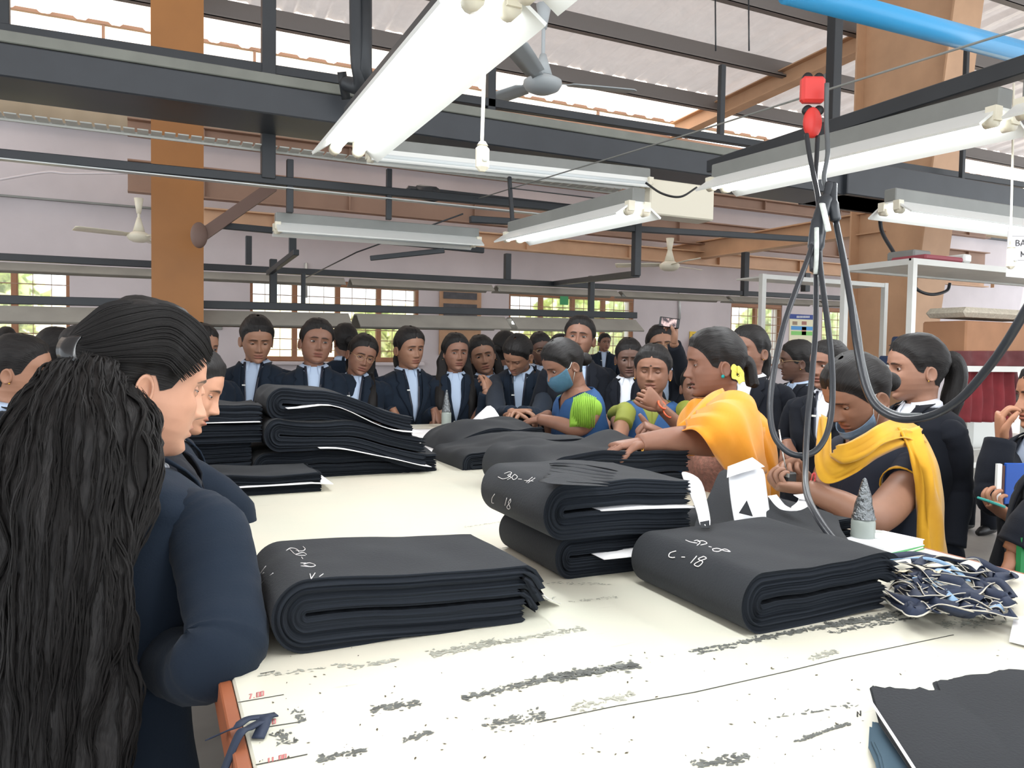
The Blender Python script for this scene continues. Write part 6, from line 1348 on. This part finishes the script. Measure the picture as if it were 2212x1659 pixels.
# ---- woman in the yellow dupatta
p = Person('woman in a yellow dupatta looking down at the cutter, mask on her chin', 1850, 850, 2.38, -52, -46, 26, -4, 6, 1.0, (144, 106, 86), dict(w=1.03, jaw=1.1)); p.build_body((0, 'down'), (0, 25)); p.hair('bun', thick=.014, bun=-.03); p.mask(chin=True, m=mat('mask_pale', (120, 145, 170), .7, bump=.3, bscale=60)); p.earring(drop=True, r=.004)
M_dk = mat('dark_kurta', (26, 36, 54), .8, var=.1); p.tunic(M_dk, neck=-.23, off=.014, name='dark_kurta', hem=-.9)
A = p.RB; X_, Y_ = A[:, 0], A[:, 1]
sh = p.B([(-.165, .0, -.27)])[0]; el = P(1884, 1118, 2.02); wr = P(1742, 1056, 2.10)
p.sleeve([sh*.70+el*.30], -1, M_dk, r=(.040, .055, .056), name='short_sleeve', kk=8)
q = sh*.68+el*.32; d_ = V(sh, el); b = MB(); b.tube([q-d_*.008, q+d_*.010], .0575, 20, caps=False); b.build('sleeve_trim', M_yel, p.o, solid=.003)
p.body.tube(cr([sh, sh*.45+el*.55+np.array((.01, -.01, .0)), el, el*.5+wr*.5, wr], 8), np.interp(np.linspace(0, 1, 33), [0, .25, .5, .62, .8, 1], [.050, .051, .046, .042, .034, .026]), 20)
p.hand(wr, V(wr, P(1700, 1052, 2.10)), (0.1, .3, 1), -1, curl=(48, 52, 55, 58), thumb=40, size=.92)
w2 = P(1730, 1026, 2.22); p.body.tube(cr([p.B([(.16, 0, -.26)])[0], P(1766, 1060, 2.42), w2], 8), np.linspace(.044, .024, 17), 16); p.hand(w2, V(w2, P(1698, 998, 2.18)), (-.3, -.4, -.6), 1, curl=(50, 58, 62, 66), thumb=40, size=.92)
Zv = np.array((0, 0, 1.))
dy = cape([[(1775, 905, 2.25), (1792, 900, 2.22)], [(1768, 950, 2.18), (1795, 940, 2.14)], [(1766, 1000, 2.12), (1800, 985, 2.06)], [(1788, 1044, 2.06), (1825, 985, 2.03)], [(1850, 1020, 2.02), (1860, 955, 2.03)], [(1905, 985, 2.04), (1905, 930, 2.06)], [(1960, 962, 2.10), (1945, 922, 2.14)], [(1990, 985, 2.20), (1990, 945, 2.24)]], nf=4, amp=.008, nm='dupatta', m=M_yel, par=p.o, seed=1)
cape([[(1790, 985, 2.05), (1810, 960, 2.04)], [(1822, 1000, 2.0), (1830, 955, 2.02)], [(1868, 985, 1.99), (1865, 938, 2.03)], [(1915, 955, 2.02), (1905, 915, 2.08)], [(1962, 950, 2.10), (1945, 908, 2.20)], [(1995, 980, 2.20), (1985, 930, 2.34)]], nf=3, amp=.006, nm='upper_fold', m=M_yel, par=dy, seed=4)
cape([[(1935, 925, 2.10), (1975, 925, 2.16), (1990, 940, 2.24)], [(1965, 985, 2.08), (1990, 980, 2.08), (2010, 985, 2.20)], [(1978, 1040, 2.06), (2005, 1035, 2.04), (2024, 1040, 2.18)], [(1978, 1100, 2.06), (2010, 1100, 2.03), (2040, 1100, 2.16)], [(1977, 1160, 2.06), (2015, 1160, 2.02), (2048, 1160, 2.14)], [(1984, 1230, 2.06), (2020, 1232, 2.02), (2052, 1225, 2.12)]], nf=2, amp=.007, nm='hanging_end', m=M_yel, par=dy, seed=7)
b = MB(); e = P(1997, 1150, 2.20)
p.legs(M_dk); p.finish()
bracelet(1756, 1036, 2.22, 4, 14, .2, mat('thread_red', (170, 40, 40), .6), 'red thread bangle on the wrist of the woman in yellow', r=.003, zz=.026)
b = MB(); b.tube([P(1683, 928, 2.14), P(1692, 985, 2.14), P(1700, 1022, 2.13)], .0022, 6); tag(b.build('metal_rod', mat('rod_steel', (200, 200, 196), .25, metal=.8)), 'thin steel rod held upright by the woman in yellow', 'rod')
root = empty('cutter_head', P(1700, 1030, 2.11), 'small black cutting tool in the hands of the woman in yellow', 'tool')
b = MB(); b.box(P(1700, 1031, 2.11), (.042, .034, .032), rot=p.RB, bev=.004); b.build('tool_body', M_black, root); b = MB(); b.box(P(1697, 1026, 2.085), (.026, .004, .010), rot=p.RB); b.build('tool_plate', M_greysteel, root)
# ---- people cut off by the right edge
p = Person('person at the right edge raising a hand, dark blazer over striped shirt, blue folder', 2262, 858, 2.7, -60, -52, 2, 0, 0, 1.0, (172, 122, 94)); p.build_body((0, 'open')); p.hair('tied'); p.blazer(M_blazerk, lanyard=False, shirt=mat('striped_grey', (150, 160, 178), .7))
w = P(2160, 952, 2.52); p.sleeve([P(2155, 1080, 2.5), P(2140, 1045, 2.5), w], 1, M_blazerk, r=(.045, .058, .056, .052, .044)); p.body.tube(cr([p.B([(.13, 0, -.24)])[0], P(2155, 1075, 2.5), P(2163, 950, 2.52)], 8), np.linspace(.036, .026, 17), 12); p.hand(P(2163, 945, 2.52), V(P(2163, 945, 2.52), P(2160, 895, 2.52)), np.array(_r0)*.9-_f*.3, 1, curl=(38, 44, 48, 52), thumb=45, size=.9)
p.sleeve([P(2240, 1120, 2.45), P(2215, 1150, 2.42), P(2190, 1125, 2.4)], -1, M_blazerk); p.body.tube(cr([p.B([(-.13, 0, -.24)])[0], P(2225, 1145, 2.43), P(2188, 1122, 2.4)], 8), np.linspace(.036, .024, 17), 12); p.hand(P(2186, 1120, 2.4), V(P(2186, 1120, 2.4), P(2152, 1096, 2.4)), (0, .2, 1), -1, curl=(35, 40, 45, 50), thumb=40, size=.9)
p.legs(M_trouser); p.finish()
RF = np.stack([_r0, np.array((math.sin(YAW), math.cos(YAW), 0)), (0, 0, 1)], 1)
root = empty('blue_folder', P(2175, 1010, 2.42), 'blue folder with cream pages held at the right edge', 'folder')
b = MB(); b.box(P(2212, 1045, 2.42), (.125, .012, .13), rot=RF, bev=.002); b.build('folder_cover', mat('folder_blue', (16, 76, 165), .4), root)
b = MB(); b.box(P(2156, 1048, 2.42), (.014, .012, .135), rot=RF); b.build('pages', mat('page_white', (236, 236, 232), .8), root)
b = MB(); b.box(P(2166, 1050, 2.425), (.014, .014, .13), rot=RF); b.build('brown_spine', mat('spine_brown', (90, 60, 50), .6), root)
root = empty('teal_phone', P(2138, 1083, 2.36), 'slim teal phone held below the blue folder', 'phone'); b = MB(); b.bar(P(2122, 1078, 2.36), P(2160, 1092, 2.36), .06, .008, bev=.002); b.build('phone_body', mat('teal_case', (60, 170, 160), .35), root)
p = Person('person at the lower right edge with only a black sleeve and hand in view', 2330, 900, 2.0, -60, -60, 0, 0, 0, 1.0, (152, 106, 82)); p.build_body((0, 'open')); p.hair('tied'); p.blazer(M_blazerk, lanyard=False)
p.sleeve([P(2275, 1080, 1.92), P(2225, 1130, 1.9), P(2192, 1180, 1.9)], 1, M_blazerk, r=(.045, .055, .055, .05, .046, .046)); p.body.tube(cr([p.B([(.13, 0, -.24)])[0], P(2225, 1130, 1.9), P(2190, 1192, 1.9)], 8), np.linspace(.036, .026, 17), 12); p.hand(P(2190, 1195, 1.9), (-.2, .1, -1), (-.3, .5, 0), 1, size=.9); p.legs(); p.finish()
c = P(2205, 1215, 1.86); tag(obox('green_pad', c-(0, 0, .05), c+(.07, .012, .06), mat('pad_green', (34, 128, 70), .5)), 'green pad at the lower right edge behind the hand', 'pad')
# blurred man behind the rack
p = Person('man in maroon shirt behind the right rack', 2128, 732, 6.2, -40, -30, 0, 0, 0, 1.04, (60, 42, 36)); p.build_body((0, 'open')); p.hair('none', thick=.012); p.tunic(mat('maroon_shirt', (90, 36, 40), .8), neck=-.19, name='shirt')
for sd in (-1, 1): e = p.B([(sd*.24, .02, -.45)])[0]; p.sleeve([e], sd, mat('maroon_shirt', (90, 36, 40), .8), name='shirt_sleeve'); p.arm(sd, e, p.B([(sd*.2, .2, -.55)])[0], hand=dict(dir=(0, -1, 0), n=(0, 0, -1)))
p.legs(); p.finish()
# ---- the near girls on the left
q = student('girl behind the long-haired girl, only crown, nose and dark shoulder showing', 318, 652, 925, 1.48, 92, 118, pitch=0, lean=10, skin=(192, 142, 116), style='bun', blz=M_blazerk, lany=False, shirt=M_shirtw, hk=dict(bun=.03, thick=.018), hs=1.0)
q = student('girl with smooth side hair leaning over the table beside the left pile', 400, 748, 925, 2.15, 82, 115, pitch=4, lean=20, skin=(192, 142, 116), style='tied', eyes='down', gaze=(0, 20), lany=False, shirt=M_shirtw, hk=dict(length=.05, thick=.017, cover_ears=True), hs=1.0,
    arms={1: (P(505, 1110, 1.92), P(500, 1215, 1.9), None), -1: (P(480, 1060, 2.4), P(525, 1040, 2.5), None)})
# long-haired girl
p = Person('long-haired girl with a black hair clip in the foreground, profile to the right', 314, 828, 1.28, 103, 138, 4, 0, 12, .98, (196, 146, 120), dict(nose=1.0, jaw=1.08)); p.build_body((0, 'down'), (0, 15)); p.hair('none', thick=.020); p.earring(mat('pearl', (240, 236, 226), .15, metal=.3), r=.0035)
p.blazer(M_blazer, lanyard=False, shirt=M_shirtw, off=.016)
p.sleeve([P(478, 1270, 1.12), P(488, 1380, 1.06), P(460, 1430, 1.04), P(400, 1440, 1.10), P(330, 1400, 1.2)], 1, M_blazer, r=(.036, .056, .060, .060, .058, .054, .050, .045), amp=.9)
p.sleeve([p.B([(-.24, .02, -.50)])[0], p.B([(-.16, .24, -.56)])[0]], -1, M_blazer)
cl = P(163, 768, 1.20)
def wavy(path, rads, n=40, flat=1.0, up=None, seed=0, amp=.16):
    q = cr(path, 10); N = len(q); rr = np.interp(np.linspace(0, 1, N), np.linspace(0, 1, len(rads)), rads); T = np.gradient(q, axis=0); T /= np.linalg.norm(T, axis=1)[:, None]; G = []
    for i in range(N):
        x = _r-T[i]*np.dot(T[i], _r); x /= np.linalg.norm(x); y = np.cross(T[i], x); a = np.arange(n)/n*6.2832
        k = 1+amp*np.array([float(vn(np.array([math.cos(t)*2.2+seed, math.sin(t)*2.2, i*.09]), 1.3, 3)) for t in a])
        G.append(q[i]+rr[i]*(np.cos(a)*k)[:, None]*x+rr[i]*flat*(np.sin(a)*k)[:, None]*y)
    G = np.array(G); U, V_ = np.meshgrid(np.linspace(0, 1, n), np.linspace(0, 1, N)); return G, np.stack([U*1.2, V_*6], -1)
b = MB(); path = [P(178, 785, 1.17), P(160, 830, 1.12), P(146, 930, 1.08), P(138, 1080, 1.05), P(122, 1300, 1.02), P(108, 1520, 1.0), P(96, 1760, .98)]
G, UVg = wavy(path, [.030, .055, .088, .106, .104, .092, .08], flat=.55, seed=1, amp=.30); b.grid(G, close=True, uv=UVg, cap0=True, cap1=True, flip=True)
path2 = [P(250, 850, 1.18), P(262, 930, 1.15), P(262, 1020, 1.10), P(235, 1150, 1.06), P(205, 1320, 1.03)]
G2, UV2 = wavy(path2, [.03, .048, .052, .04, .02], flat=.6, seed=5, amp=.3); b.grid(G2, close=True, uv=UV2, cap0=True, cap1=True, flip=True)
rnd = random.Random(2)
for k in range(1500):
    GG, nn_ = (G, 40) if rnd.random() < .75 else (G2, 40); N = len(GG); j = rnd.randrange(nn_); s0 = rnd.randrange(0, max(1, N-18)); L = rnd.randint(14, 34); pts = []; ph = rnd.random()*6; fr = rnd.uniform(.35, .7); am = rnd.uniform(.002, .006)
    for i in range(s0, min(N, s0+L), 2):
        c = GG[i].mean(0); q = GG[i, j]; o = (q-c); o = o/np.linalg.norm(o); sd_ = np.cross(o, (0, 0, 1)); pts.append(q+o*(.002+.004*rnd.random())+sd_*am*math.sin(i*fr+ph)+np.array((0, 0, 0)))
    if len(pts) > 3:
        m_ = len(cr(pts, 3)); b.tube(cr(pts, 3), np.interp(np.linspace(0, 1, m_), [0, .3, .8, 1], [.0004, .0014, .0012, .0002])*rnd.uniform(.5, 1.3), 4)
b.build('long_wavy_hair', M_hair, p.o)
# swept locks from the forehead back to the clip
b = MB(); rnd = random.Random(9)
for k in range(420):
    a0 = rnd.uniform(-1.3, 1.35); x0 = math.sin(a0)
    st = np.array((.070*math.sin(a0)*p.prm['w'], .080*math.cos(a0*.9), .085-.085*abs(a0)**1.5*.62)); mid = np.array((.088*math.sin(a0*.95), .0, .118-.095*abs(a0)**1.6*.62)); m2 = np.array((.075*math.sin(a0*.8), -.075, .075-.05*abs(a0))); en = np.array((.016+.01*rnd.random(), -.118, .020+.02*rnd.random()))
    def onhead(v, o):
        r = math.atan2(v[0], v[1]); z = min(.112, v[2]); x, y = head_xy(np.array([r]), np.array([z]), p.prm, False); up = sstep(.04, .115, z); th = .020*(.9+.25*max(0, -math.cos(r)))+.004+o; rr = math.hypot(x[0], y[0])+1e-6
        return np.array((x[0]*(1+th/rr*(1-up*.75)), y[0]*(1+th/rr*(1-up*.75)), z+th*up))
    o = rnd.uniform(-.002, .003); q = cr([onhead(st, o-.008), onhead((st+mid)/2, o), onhead(mid, o), onhead((mid+m2)/2, o+.002), onhead(m2, o+.003), onhead((m2*.45+en*.55), o+.003), en], 5); q = p.H(q); n_ = len(q)
    b.tube(q, np.interp(np.linspace(0, 1, n_), [0, .15, .7, 1], [.0004, .0015, .0017, .001])*rnd.uniform(.5, 1.2), 4)
b.build('swept_locks', M_hair, p.o)
b = MB(); G = []
for i, t in enumerate(np.linspace(-1, 1, 16)):
    c = P(163, 770, 1.150)+_u*(t*.030)+_r*(-.010*t+.006*t*t)-_f*(.022*(1-t*t)); G.append([c-_r*.014, c-_f*.003, c+_r*.014])
b.grid(np.array(G)); b.build('hair_clip', mat('clip_gloss', (12, 13, 16), .22, spec=.5), p.o, solid=.003)
p.finish()
